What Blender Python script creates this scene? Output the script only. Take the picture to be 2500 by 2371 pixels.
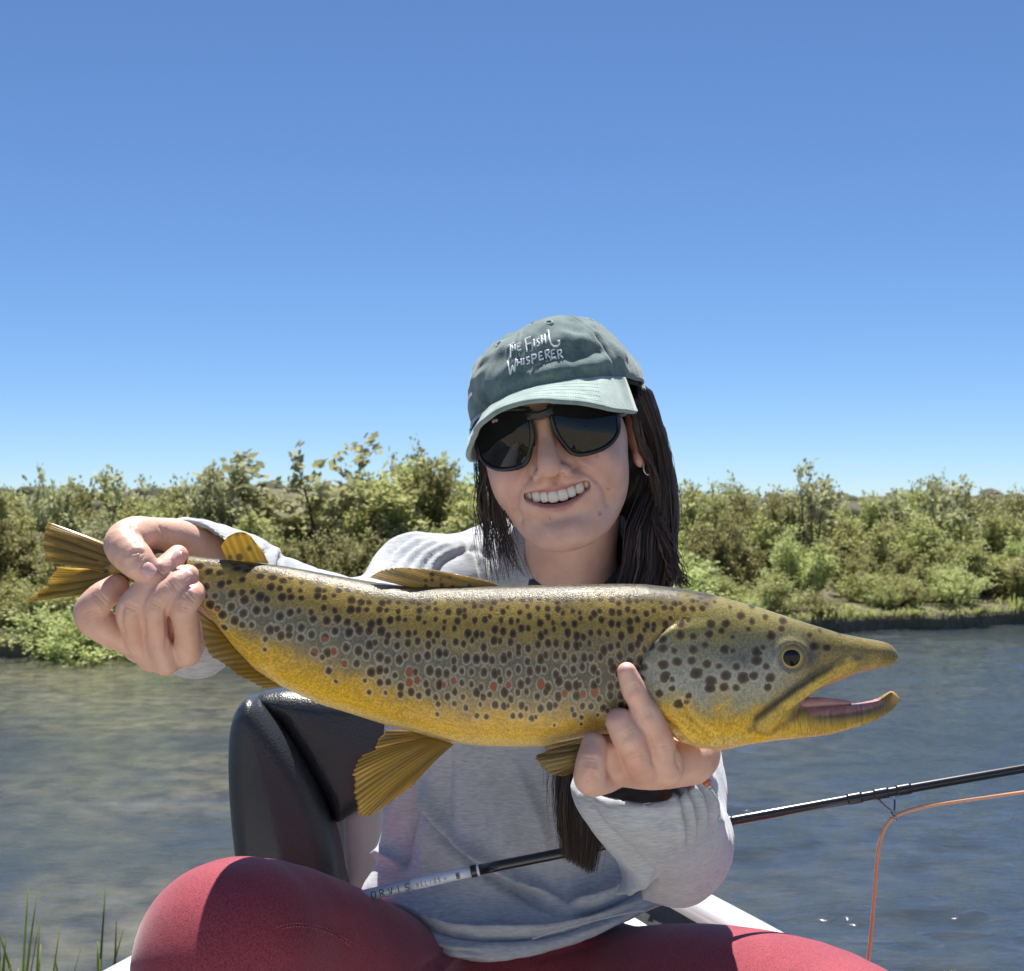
import bpy, math, random
import numpy as np
from mathutils import Vector, Matrix

# ------------------------------------------------------------------ scene, camera, light
for o in list(bpy.data.objects):
    bpy.data.objects.remove(o, do_unlink=True)
S = bpy.context.scene
C = S.collection
random.seed(7)
RNG = np.random.default_rng(11)

FPX = 3276.0            # focal length of the photograph in its own pixels
CAMH = 1.2              # camera height above the river
CX, HY = 1250.0, 1250.0 # principal column, horizon row


def W(px, py, d):
    """a point seen at (px, py) that stands d metres in front of the camera"""
    return ((px - CX) / FPX * d, d, CAMH - (py - HY) / FPX * d)


cam_d = bpy.data.cameras.new('camera')
cam = bpy.data.objects.new('camera', cam_d)
C.objects.link(cam)
cam.location = (0, 0, CAMH)
cam.rotation_euler = (math.radians(90), 0, 0)
cam_d.sensor_width = 36.0
cam_d.sensor_fit = 'HORIZONTAL'
cam_d.lens = FPX / 2500.0 * 36.0
cam_d.shift_y = (HY - 1185.5) / 2500.0
cam_d.clip_start = 0.05
cam_d.clip_end = 3000
cam_d.dof.use_dof = True
cam_d.dof.focus_distance = 1.08
cam_d.dof.aperture_fstop = 22.0
S.camera = cam

SUN_DIR = Vector((0.015, 0.34, 0.94)).normalized()
sun_el = math.asin(SUN_DIR.z)
sun_az = math.atan2(SUN_DIR.x, SUN_DIR.y)
world = bpy.data.worlds.new('World')
S.world = world
world.use_nodes = True
wn = world.node_tree
for n in list(wn.nodes):
    wn.nodes.remove(n)
wo = wn.nodes.new('ShaderNodeOutputWorld')
wb = wn.nodes.new('ShaderNodeBackground')
ws = wn.nodes.new('ShaderNodeTexSky')
ws.sky_type = 'NISHITA'
ws.sun_disc = False
ws.sun_elevation = sun_el
ws.sun_rotation = sun_az
ws.altitude = 2500
ws.air_density = 1.0
ws.dust_density = 0.0
ws.ozone_density = 10.0
wb.inputs['Strength'].default_value = 0.070
wn.links.new(ws.outputs[0], wb.inputs[0])
wn.links.new(wb.outputs[0], wo.inputs[0])

sun_d = bpy.data.lights.new('sun', 'SUN')
sun = bpy.data.objects.new('sun', sun_d)
C.objects.link(sun)
sun_d.energy = 5.0
sun_d.angle = math.radians(0.5)
sun_d.color = (1.0, 0.95, 0.88)
sun.rotation_euler = SUN_DIR.to_track_quat('Z', 'Y').to_euler()

S.render.engine = 'CYCLES'
S.view_settings.view_transform = 'Standard'
S.view_settings.look = 'None'
S.view_settings.gamma = 1.0
S.view_settings.exposure = 0.86
S.cycles.max_bounces = 8
S.cycles.transparent_max_bounces = 12


# ------------------------------------------------------------------ helpers: objects
def link(o, parent=None):
    C.objects.link(o)
    if parent is not None:
        o.parent = parent
    return o


def tag(o, label=None, cat=None, group=None, kind=None):
    if label: o['label'] = label
    if cat: o['category'] = cat
    if group: o['group'] = group
    if kind: o['kind'] = kind
    return o


def empty(name, loc=(0, 0, 0)):
    o = bpy.data.objects.new(name, None)
    o.location = loc
    o.empty_display_size = 0.05
    C.objects.link(o)
    return o


def mesh_np(name, verts, faces, smooth=True):
    """mesh from arrays; faces is (n,3) or (n,4) or a list of such arrays"""
    me = bpy.data.meshes.new(name)
    verts = np.asarray(verts, np.float32)
    if not isinstance(faces, list):
        faces = [faces]
    faces = [np.asarray(f, np.int32) for f in faces if len(f)]
    me.vertices.add(len(verts))
    me.vertices.foreach_set('co', verts.ravel())
    loops = np.concatenate([f.ravel() for f in faces])
    sizes = np.concatenate([np.full(len(f), f.shape[1], np.int32) for f in faces])
    starts = np.concatenate([[0], np.cumsum(sizes)[:-1]]).astype(np.int32)
    me.loops.add(len(loops))
    me.loops.foreach_set('vertex_index', loops)
    me.polygons.add(len(sizes))
    me.polygons.foreach_set('loop_start', starts)
    me.polygons.foreach_set('loop_total', sizes)
    if smooth:
        me.polygons.foreach_set('use_smooth', np.ones(len(sizes), bool))
    me.update(calc_edges=True)
    me.validate()
    return me


def obj(name, verts, faces, m, parent=None, smooth=True, origin=None):
    """one mesh object; world-space vertices; the parent Empty carries only a location"""
    v = np.asarray(verts, np.float64)
    off = np.zeros(3)
    if parent is not None:
        q = parent
        while q is not None:
            off = off + np.array(q.location)
            q = q.parent
    if origin is None:
        origin = off if parent is not None else np.zeros(3)
    origin = np.asarray(origin, np.float64)
    me = mesh_np(name, v - origin, faces, smooth)
    o = bpy.data.objects.new(name, me)
    o.location = origin - off
    if m is not None:
        me.materials.append(m)
    return link(o, parent)


def fattr(o, name, vals):
    a = o.data.attributes.new(name, 'FLOAT', 'POINT')
    a.data.foreach_set('value', np.asarray(vals, np.float32).ravel())


def vattr(o, name, vals):
    a = o.data.attributes.new(name, 'FLOAT_VECTOR', 'POINT')
    a.data.foreach_set('vector', np.asarray(vals, np.float32).ravel())


def cattr(o, name, vals):
    vals = np.asarray(vals, np.float32)
    if vals.shape[1] == 3:
        vals = np.concatenate([vals, np.ones((len(vals), 1), np.float32)], 1)
    a = o.data.attributes.new(name, 'FLOAT_COLOR', 'POINT')
    a.data.foreach_set('color', vals.ravel())


# ------------------------------------------------------------------ helpers: maths
def sstep(a, b, x):
    t = np.clip((x - a) / (b - a), 0, 1)
    return t * t * (3 - 2 * t)


def unit(v):
    v = np.asarray(v, float)
    return v / (np.linalg.norm(v) + 1e-12)


def crom(pts, n):
    """Catmull-Rom resampling of points (any width) to n samples"""
    p = np.asarray(pts, float)
    if len(p) == 2:
        t = np.linspace(0, 1, n)[:, None]
        return p[0] * (1 - t) + p[1] * t
    q = np.vstack([2 * p[0] - p[1], p, 2 * p[-1] - p[-2]])
    t = np.linspace(0, len(p) - 1 - 1e-9, n)
    i = t.astype(int)
    f = (t - i)[:, None]
    a, b, c, d = q[i], q[i + 1], q[i + 2], q[i + 3]
    return 0.5 * ((2 * b) + (c - a) * f + (2 * a - 5 * b + 4 * c - d) * f ** 2 + (3 * b - a - 3 * c + d) * f ** 3)


_LAT = np.random.default_rng(5).random((32, 32, 32)).astype(np.float32) * 2 - 1


def vnoise(p):
    """smooth value noise, p is (...,3)"""
    p = np.asarray(p, float)
    i = np.floor(p).astype(int)
    f = p - i
    f = f * f * f * (f * (f * 6 - 15) + 10)
    i0, i1 = i & 31, (i + 1) & 31
    x, y, z = f[..., 0], f[..., 1], f[..., 2]
    L = _LAT

    def g(a, b, c):
        return L[a[..., 0], b[..., 1], c[..., 2]]
    x00 = g(i0, i0, i0) * (1 - x) + g(i1, i0, i0) * x
    x10 = g(i0, i1, i0) * (1 - x) + g(i1, i1, i0) * x
    x01 = g(i0, i0, i1) * (1 - x) + g(i1, i0, i1) * x
    x11 = g(i0, i1, i1) * (1 - x) + g(i1, i1, i1) * x
    return (x00 * (1 - y) + x10 * y) * (1 - z) + (x01 * (1 - y) + x11 * y) * z


def fbm(p, o=3):
    r, a, s = 0, 1.0, 1.0
    for k in range(o):
        r = r + a * vnoise(np.asarray(p) * s + 7.3 * k)
        a *= .5
        s *= 2.03
    return r


# ------------------------------------------------------------------ helpers: signed distance shapes
class SDF:
    def __init__(s, lo, hi, h):
        s.lo, s.h = np.asarray(lo, float), h
        n = np.ceil((np.asarray(hi) - s.lo) / h).astype(int) + 1
        s.ax = [(s.lo[i] + np.arange(n[i]) * h).astype(np.float32) for i in range(3)]
        s.d = np.full(n, 1e3, np.float32)

    def sub(s, lo, hi):
        sl = []
        for i in range(3):
            a = int(np.floor((lo[i] - s.lo[i]) / s.h))
            b = int(np.ceil((hi[i] - s.lo[i]) / s.h)) + 1
            a, b = max(a, 0), min(b, len(s.ax[i]))
            if b <= a:
                return None
            sl.append(slice(a, b))
        return tuple(sl)

    def op(s, fn, lo, hi, k=0.0, mode='add'):
        m = k + 3 * s.h
        sl = s.sub(np.asarray(lo) - m, np.asarray(hi) + m)
        if sl is None:
            return
        x, y, z = s.ax[0][sl[0]][:, None, None], s.ax[1][sl[1]][None, :, None], s.ax[2][sl[2]][None, None, :]
        e = fn(x, y, z)
        d = s.d[sl]
        if mode == 'sub':
            e = -e
            if k > 0:
                h = np.maximum(k - np.abs(d - e), 0) / k
                s.d[sl] = np.maximum(d, e) + h * h * k * .25
            else:
                s.d[sl] = np.maximum(d, e)
        else:
            if k > 0:
                h = np.maximum(k - np.abs(d - e), 0) / k
                s.d[sl] = np.minimum(d, e) - h * h * k * .25
            else:
                s.d[sl] = np.minimum(d, e)

    def chain(s, pts, k=0.0, n=0, mode='add', flat=None):
        """tapered tube through rows (x, y, z, r); flat = (axis, factor) squashes the distance along an axis"""
        p = np.asarray(pts, float)
        if n:
            p = crom(p, n)
        if flat is not None:
            ax, fc = unit(flat[0]), flat[1]

        def fn(x, y, z):
            best = None
            for a, b in zip(p[:-1], p[1:]):
                ba = b[:3] - a[:3]
                L2 = max(float(ba @ ba), 1e-12)
                X, Y, Z = x - a[0], y - a[1], z - a[2]
                t = np.clip((X * ba[0] + Y * ba[1] + Z * ba[2]) / L2, 0, 1)
                X, Y, Z = X - t * ba[0], Y - t * ba[1], Z - t * ba[2]
                q = X * X + Y * Y + Z * Z
                if flat is not None:
                    g = X * ax[0] + Y * ax[1] + Z * ax[2]
                    q = q + g * g * (fc * fc - 1)
                e = np.sqrt(np.maximum(q, 0)) - (a[3] + t * (b[3] - a[3]))
                best = e if best is None else np.minimum(best, e)
            return best
        r = p[:, 3].max()
        s.op(fn, p[:, :3].min(0) - r, p[:, :3].max(0) + r, k, mode)

    def ell(s, c, r, k=0.0, R=None, mode='add'):
        c = np.asarray(c, float)
        r = np.asarray(r, float) * np.ones(3)
        R = np.eye(3) if R is None else np.asarray(R)

        def fn(x, y, z):
            X, Y, Z = x - c[0], y - c[1], z - c[2]
            q = [(R[0, i] * X + R[1, i] * Y + R[2, i] * Z) for i in range(3)]
            k0 = np.sqrt(sum((q[i] / r[i]) ** 2 for i in range(3)))
            k1 = np.sqrt(sum((q[i] / r[i] ** 2) ** 2 for i in range(3))) + 1e-9
            return k0 * (k0 - 1) / k1
        e = np.abs(R) @ r
        s.op(fn, c - e, c + e, k, mode)

    def mesh(s, smooth=0):
        d = s.d
        neg = d < 0
        nx, ny, nz = d.shape
        cnt = np.zeros((nx - 1, ny - 1, nz - 1), np.int8)
        for i in (0, 1):
            for j in (0, 1):
                for k in (0, 1):
                    cnt += neg[i:nx - 1 + i, j:ny - 1 + j, k:nz - 1 + k]
        act = np.argwhere((cnt > 0) & (cnt < 8))
        idx = np.full(cnt.shape, -1, np.int32)
        idx[act[:, 0], act[:, 1], act[:, 2]] = np.arange(len(act))
        cor = [(i, j, k) for i in (0, 1) for j in (0, 1) for k in (0, 1)]
        val = {c: d[act[:, 0] + c[0], act[:, 1] + c[1], act[:, 2] + c[2]] for c in cor}
        acc = np.zeros((len(act), 3))
        num = np.zeros(len(act))
        for c in cor:
            for a in range(3):
                if c[a] == 0:
                    e = list(c); e[a] = 1; e = tuple(e)
                    v0, v1 = val[c], val[e]
                    m = (v0 < 0) != (v1 < 0)
                    t = np.where(m, v0 / np.where(m, v0 - v1, 1), 0)
                    p = np.tile(np.array(c, float), (len(act), 1))
                    p[:, a] = t
                    acc += p * m[:, None]
                    num += m
        v = s.lo + (act + acc / num[:, None]) * s.h
        quads = []
        for a in range(3):
            b, c = (a + 1) % 3, (a + 2) % 3
            s0 = [slice(None)] * 3; s1 = [slice(None)] * 3
            s0[a] = slice(0, -1); s1[a] = slice(1, None)
            A, B = neg[tuple(s0)], neg[tuple(s1)]
            e = np.argwhere(A != B)
            e = e[(e[:, b] > 0) & (e[:, c] > 0) & (e[:, b] < d.shape[b] - 1) & (e[:, c] < d.shape[c] - 1)]
            flip = A[e[:, 0], e[:, 1], e[:, 2]]
            db = np.zeros(3, int); db[b] = 1
            dc = np.zeros(3, int); dc[c] = 1

            def I(q):
                return idx[q[:, 0], q[:, 1], q[:, 2]]
            q = np.stack([I(e - db - dc), I(e - dc), I(e), I(e - db)], 1)
            q[~flip] = q[~flip][:, ::-1]
            quads.append(q)
        f = np.concatenate(quads)
        f = f[(f >= 0).all(1)]
        if smooth:
            v = lap(v, f, smooth)
        return v, f


def lap(v, f, it, lam=.5):
    e = np.concatenate([f[:, [i, (i + 1) % f.shape[1]]] for i in range(f.shape[1])])
    e = np.concatenate([e, e[:, ::-1]])
    deg = np.bincount(e[:, 0], minlength=len(v)).astype(float)
    for _ in range(it):
        m = np.stack([np.bincount(e[:, 0], weights=v[e[:, 1], i], minlength=len(v)) for i in range(3)], 1)
        v = v + lam * (m / np.maximum(deg, 1)[:, None] - v)
    return v


def normals(v, f):
    a = v[f[:, 2]] - v[f[:, 0]]
    b = v[f[:, -1]] - v[f[:, 1]]
    n = np.cross(a, b)
    o = np.stack([np.bincount(f.ravel(), weights=np.repeat(n[:, i], f.shape[1]), minlength=len(v)) for i in range(3)], 1)
    return o / (np.linalg.norm(o, axis=1, keepdims=True) + 1e-12)


def joinm(parts):
    V, F, o = [], [], 0
    for v, f in parts:
        V.append(v); F.append(np.asarray(f) + o); o += len(v)
    return np.concatenate(V), np.concatenate(F)


# ------------------------------------------------------------------ helpers: tubes, grids
def tube(pts, r, seg=8, n=0, caps=True):
    """tube through points; r scalar, list or rows with a 4th column"""
    p = np.asarray(pts, float)
    if p.shape[1] == 3:
        rr = np.ones(len(p)) * r if np.isscalar(r) else np.asarray(r, float)
        p = np.concatenate([p, rr[:, None]], 1)
    if n:
        p = crom(p, n)
    c, rr = p[:, :3], p[:, 3]
    t = np.gradient(c, axis=0)
    t /= np.linalg.norm(t, axis=1, keepdims=True) + 1e-12
    up = np.array([0, 0, 1.0]) if abs(t[0][2]) < .9 else np.array([1.0, 0, 0])
    a = unit(np.cross(t[0], up))
    V = []
    ang = np.arange(seg) / seg * 2 * np.pi
    for i in range(len(c)):
        a = unit(a - t[i] * (a @ t[i]))
        b = np.cross(t[i], a)
        V.append(c[i] + rr[i] * (np.cos(ang)[:, None] * a + np.sin(ang)[:, None] * b))
    V = np.concatenate(V)
    m = len(c)
    F = []
    for i in range(m - 1):
        for j in range(seg):
            F.append((i * seg + j, i * seg + (j + 1) % seg, (i + 1) * seg + (j + 1) % seg, (i + 1) * seg + j))
    if caps:
        V = np.concatenate([V, c[:1], c[-1:]])
        for j in range(seg):
            k = (j + 1) % seg
            F.append((m * seg, k, j, j))
            e = (m - 1) * seg
            F.append((m * seg + 1, e + j, e + k, e + k))
    return V, np.array(F)


def fixq(F):
    """split degenerate quads off as triangles"""
    F = np.asarray(F)
    t = F[:, 2] == F[:, 3]
    return [F[~t], F[t][:, :3]]


def gridf(nu, nv, wrap_u=False):
    F = []
    U = nu if wrap_u else nu - 1
    i, j = np.meshgrid(np.arange(U), np.arange(nv - 1), indexing='ij')
    i2 = (i + 1) % nu
    return np.stack([i * nv + j, i2 * nv + j, i2 * nv + j + 1, i * nv + j + 1], -1).reshape(-1, 4)


def slab(grid, th, axis=None):
    """closed thin solid from a grid (nu, nv, 3), th scalar or (nu, nv); returns verts, faces"""
    g = np.asarray(grid, float)
    nu, nv = g.shape[:2]
    du, dv = np.gradient(g, axis=0), np.gradient(g, axis=1)
    n = np.cross(du, dv)
    n /= np.linalg.norm(n, axis=2, keepdims=True) + 1e-12
    if np.isscalar(th):
        th = np.full((nu, nv), th)
    th = np.asarray(th)[..., None]
    a, b = (g + n * th / 2).reshape(-1, 3), (g - n * th / 2).reshape(-1, 3)
    f = gridf(nu, nv)
    N = nu * nv
    F = [f, f[:, ::-1] + N]
    ids = np.arange(N).reshape(nu, nv)
    rim = np.concatenate([ids[:, 0], ids[-1, 1:], ids[-2::-1, -1], ids[0, -2:0:-1]])
    r2 = np.roll(rim, -1)
    F.append(np.stack([rim, rim + N, r2 + N, r2], 1))
    return np.concatenate([a, b]), np.concatenate(F)


# ------------------------------------------------------------------ helpers: materials
def M(name):
    m = bpy.data.materials.new(name)
    m.use_nodes = True
    nt = m.node_tree
    b = nt.nodes['Principled BSDF']
    return m, nt, b


def nd(nt, t, **kw):
    n = nt.nodes.new('ShaderNode' + t)
    for k, v in kw.items():
        if k.startswith('i_'):
            key = k[2:].replace('_', ' ')
            if key.isdigit():
                key = int(key)
            s = n.inputs[key]
            if isinstance(v, bpy.types.NodeSocket):
                nt.links.new(v, s)
            else:
                s.default_value = v
        else:
            setattr(n, k, v)
    return n


def mth(nt, op, a, b=None, c=None, clamp=False):
    n = nt.nodes.new('ShaderNodeMath')
    n.operation = op
    n.use_clamp = clamp
    for i, v in enumerate((a, b, c)):
        if v is None: continue
        if isinstance(v, bpy.types.NodeSocket): nt.links.new(v, n.inputs[i])
        else: n.inputs[i].default_value = v
    return n.outputs[0]


def mixc(nt, f, a, b, mode='MIX'):
    n = nt.nodes.new('ShaderNodeMix')
    n.data_type = 'RGBA'
    n.blend_type = mode
    for s, v in ((n.inputs[0], f), (n.inputs[6], a), (n.inputs[7], b)):
        if isinstance(v, bpy.types.NodeSocket): nt.links.new(v, s)
        else: s.default_value = v if not isinstance(v, tuple) or len(v) == 4 else (*v, 1)
    return n.outputs[2]


def ramp(nt, f, stops, interp='LINEAR'):
    n = nt.nodes.new('ShaderNodeValToRGB')
    n.color_ramp.interpolation = interp
    e = n.color_ramp.elements
    while len(e) < len(stops): e.new(.5)
    for q, (p, c) in zip(e, stops):
        q.position = p
        q.color = (*c, 1) if len(c) == 3 else c
    nt.links.new(f, n.inputs[0])
    return n.outputs[0]


def bump(nt, b, h, strength=.3, dist=.01, normal=None):
    n = nd(nt, 'Bump', i_Strength=strength, i_Distance=dist, i_Height=h)
    if normal is not None:
        nt.links.new(normal, n.inputs['Normal'])
    nt.links.new(n.outputs[0], b.inputs['Normal'])
    return n.outputs[0]


def plain(name, col, rough=.5, spec=.5, metal=0.0, var=.12, scale=60, bmp=0.0, bdist=.001, coat=0):
    """principled material with a little noise in colour and relief"""
    m, nt, b = M(name)
    tc = nd(nt, 'TexCoord')
    nz = nd(nt, 'TexNoise', i_Vector=tc.outputs['Object'], i_Scale=scale, i_Detail=4.0)
    lo = tuple(c * (1 - var) for c in col)
    hi = tuple(min(1, c * (1 + var)) for c in col)
    nt.links.new(ramp(nt, nz.outputs[0], [(.3, lo), (.7, hi)]), b.inputs['Base Color'])
    b.inputs['Roughness'].default_value = rough
    b.inputs['Specular IOR Level'].default_value = spec
    b.inputs['Metallic'].default_value = metal
    if coat:
        b.inputs['Coat Weight'].default_value = coat
        b.inputs['Coat Roughness'].default_value = .08
    if bmp:
        bump(nt, b, nz.outputs[0], bmp, bdist)
    return m


def srgb(*c):
    return tuple(((x / 255) / 12.92 if x / 255 < .04045 else ((x / 255 + .055) / 1.055) ** 2.4) for x in c)
# ------------------------------------------------------------------ the setting: ground, water, far bank
_bx = np.array([-400, -60, -12, -4.6, -3.3, 0, 3.1, 5.5, 12, 60, 400.])
_by = np.array([30, 15, 11.6, 11.05, 11.2, 12.0, 13.1, 14.4, 19, 46, 150.])


def bank_y(x):
    x = np.asarray(x, float)
    s = sum(np.interp(x + t, _bx, _by) for t in np.linspace(-.8, .8, 5)) / 5
    return s + .13 * np.sin(x * 2.3) + .07 * np.sin(x * 5.1 + 1) + .04 * np.sin(x * 11.3)


def ground_z(x, off):
    p = np.stack([x * .9, off * .9, 0 * x], -1)
    z = np.interp(off, [-60, -9, -1.5, -.05, .03, .3, 2, 8, 40, 90, 130, 600],
                  [-.5, -.5, -.45, -.35, .16, .22, .30, .4, 1.0, 2.7, 2.9, 2.5])
    far = sstep(25, 70, off)
    z = z + .03 * fbm(p, 3) * sstep(0, .6, off) + far * (.35 * fbm(np.stack([x * .12, off * .12, 0 * x], -1), 3)
                                                        + .45 * vnoise(np.stack([x * .03, off * .03, 0 * x], -1)))
    return z


def make_ground():
    xs = np.concatenate([-np.geomspace(400, 12, 26), np.arange(-11.8, 11.81, .14), np.geomspace(12, 400, 26)])
    off = np.concatenate([np.linspace(-60, -3, 14), np.linspace(-2.5, -.2, 8), [-.08, -.02, .02, .05, .1],
                          np.linspace(.2, 6, 30), np.geomspace(6.5, 600, 60)])
    Xg, O = np.meshgrid(xs, off, indexing='ij')
    Z = ground_z(Xg, O)
    V = np.stack([Xg, bank_y(Xg) + O, Z], -1)
    m, nt, b = M('earth')
    g = nd(nt, 'NewGeometry')
    n1 = nd(nt, 'TexNoise', i_Vector=g.outputs['Position'], i_Scale=1.3, i_Detail=6.0)
    n2 = nd(nt, 'TexNoise', i_Vector=g.outputs['Position'], i_Scale=14.0, i_Detail=5.0)
    c1 = ramp(nt, n1.outputs[0], [(.3, (.075, .062, .040)), (.55, (.13, .11, .06)), (.75, (.10, .12, .05))])
    c2 = mixc(nt, .5, c1, ramp(nt, n2.outputs[0], [(.3, (.05, .042, .028)), (.7, (.2, .17, .11))]))
    nt.links.new(c2, b.inputs['Base Color'])
    b.inputs['Roughness'].default_value = .95
    bump(nt, b, n2.outputs[0], .6, .05)
    o = obj('ground', V.reshape(-1, 3), gridf(len(xs), len(off)), m)
    tag(o, kind='structure')


make_ground()


def wave_h(X, Y):
    """small wind ripples on the river, metres"""
    u = X * .98 + Y * .17
    v = -X * .17 + Y * .98
    k = np.zeros_like(X)
    wp_ = np.stack([u * 1.1, v * 1.6, 0 * X + 2], -1)
    du, dv = .22 * vnoise(wp_), .16 * vnoise(wp_ + 11)
    for fu, fv, amp, z in ((1.0, 1.7, .012, 3), (2.6, 4.8, .021, 0), (5.4, 9.6, .0105, 5), (11.0, 19.0, .0040, 8)):
        n = vnoise(np.stack([(u + du) * fu, (v + dv) * fv, 0 * X + z], -1))
        k = k + amp * (.55 * n + .45 * (1 - 2.2 * np.abs(n)))         # rounded troughs, crisp crests
    a = .55 + .55 * vnoise(np.stack([X * .35, Y * .45, 0 * X + 9], -1))
    return a * k


def make_water():
    xs = np.concatenate([-np.geomspace(400, 7.3, 24), np.arange(-7.2, 7.21, .026), np.geomspace(7.3, 400, 24)])
    ys = np.concatenate([np.linspace(-60, 1.2, 18), np.arange(1.3, 3.2, .06), np.arange(3.2, 7, .022), np.arange(7, 16, .045), np.geomspace(16.2, 160, 24)])
    X, Y = np.meshgrid(xs, ys, indexing='ij')
    keep = sstep(8.5, 7, np.abs(X)) * sstep(.8, 1.6, Y) * sstep(17, 15, Y)
    Z = wave_h(X, Y) * keep
    V = np.stack([X, Y, Z], -1).reshape(-1, 3)
    F = gridf(len(xs), len(ys))
    cy = V[F].mean(1)
    F = F[cy[:, 1] < bank_y(cy[:, 0]) + 1.5]
    m, nt, b = M('river_water')
    g = nd(nt, 'NewGeometry')
    mp = nd(nt, 'Mapping', i_Vector=g.outputs['Position'], i_Scale=(1.0, 2.4, 1.0), i_Rotation=(0, 0, .17))
    n1 = nd(nt, 'TexNoise', i_Vector=mp.outputs[0], i_Scale=16.0, i_Detail=4.0, i_Roughness=.6, i_Distortion=.5)
    n2 = nd(nt, 'TexNoise', i_Vector=g.outputs['Position'], i_Scale=.55, i_Detail=3.0)
    n3 = nd(nt, 'TexNoise', i_Vector=g.outputs['Position'], i_Scale=7.0, i_Detail=5.0)
    bed = mixc(nt, ramp(nt, n3.outputs[0], [(.35, (0, 0, 0)), (.7, (1, 1, 1))]), (.055, .053, .036), (.165, .150, .100))
    bed = mixc(nt, ramp(nt, n2.outputs[0], [(.4, (0, 0, 0)), (.62, (1, 1, 1))]), bed, (.040, .048, .048))
    sx_ = nd(nt, 'SeparateXYZ', i_0=g.outputs['Position'])
    chan = nd(nt, 'MapRange', i_0=mth(nt, 'MULTIPLY_ADD', n2.outputs[0], 3.0, mth(nt, 'MULTIPLY_ADD', sx_.outputs[1], -.12, sx_.outputs[0])), i_1=-.8, i_2=2.2)
    bed = mixc(nt, mth(nt, 'MULTIPLY', chan.outputs[0], .8), bed, (.026, .038, .052))      # the deeper channel
    nt.links.new(bed, b.inputs['Base Color'])
    b.inputs['Roughness'].default_value = .05
    b.inputs['IOR'].default_value = 1.45
    b.inputs['Specular IOR Level'].default_value = .5
    bump(nt, b, n1.outputs[0], .35, .02)
    o = obj('water', V, F, m)
    tag(o, kind='structure')


make_water()


# unseen pale gravel shore behind the boat, added to bounce sunlight onto shaded sides
def make_bounce_shore():
    xs = np.concatenate([-np.geomspace(300, 6, 16), np.linspace(-5, 5, 30), np.geomspace(6, 300, 16)])
    off = np.concatenate([[0, .2, .6, 1.2], np.geomspace(2, 200, 22)])
    X, O = np.meshgrid(xs, off, indexing='ij')
    Y = -1.35 - O + .25 * np.sin(X * .9) - .02 * np.abs(X)
    Z = np.interp(O, [0, .2, 1.2, 8, 200], [-.25, .03, .12, .4, 1.2]) + .03 * fbm(np.stack([X, O, 0 * X], -1), 2) * (O > .1)
    m, nt, b = M('bounce_gravel')
    g = nd(nt, 'NewGeometry')
    v = nd(nt, 'TexVoronoi', i_Vector=g.outputs['Position'], i_Scale=16.0)
    n = nd(nt, 'TexNoise', i_Vector=g.outputs['Position'], i_Scale=2.0, i_Detail=5.0)
    c = mixc(nt, .4, ramp(nt, n.outputs[0], [(.3, (.31, .27, .20)), (.7, (.45, .40, .31))]), v.outputs['Color'], 'SOFT_LIGHT')
    nt.links.new(c, b.inputs['Base Color'])
    b.inputs['Roughness'].default_value = .95
    bump(nt, b, v.outputs['Distance'], .6, .03)
    V = np.stack([X, Y, Z], -1).reshape(-1, 3)
    o = obj('bounce_shore', V, gridf(len(xs), len(off))[:, ::-1], m)
    tag(o, kind='structure')


make_bounce_shore()


# ------------------------------------------------------------------ shrubs across the river
def leaf_mat(name, c1, c2, trans=.5):
    m, nt, b = M(name)
    oi = nd(nt, 'ObjectInfo')
    at = nd(nt, 'Attribute', attribute_name='tone')
    col = mixc(nt, at.outputs['Fac'], c1, c2)
    hs = nd(nt, 'HueSaturation', i_Color=col, i_Value=mth(nt, 'MULTIPLY_ADD', oi.outputs['Random'], .7, .60),
            i_Hue=mth(nt, 'MULTIPLY_ADD', oi.outputs['Random'], .05, .472))
    nt.links.new(hs.outputs[0], b.inputs['Base Color'])
    b.inputs['Roughness'].default_value = .55
    b.inputs['Specular IOR Level'].default_value = .35
    tr = nd(nt, 'BsdfTranslucent', i_Color=hs.outputs[0])
    mx = nd(nt, 'MixShader', i_0=trans)
    out = nt.nodes['Material Output']
    nt.links.new(b.outputs[0], mx.inputs[1])
    nt.links.new(tr.outputs[0], mx.inputs[2])
    nt.links.new(mx.outputs[0], out.inputs[0])
    return m


LEAF = leaf_mat('willow_leaf', (.26, .28, .085), (.58, .59, .27))
LEAF_G = leaf_mat('grey_willow_leaf', (.28, .29, .14), (.56, .56, .32))
BARK = plain('willow_bark', (.085, .07, .055), .9, .2, scale=25)


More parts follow.
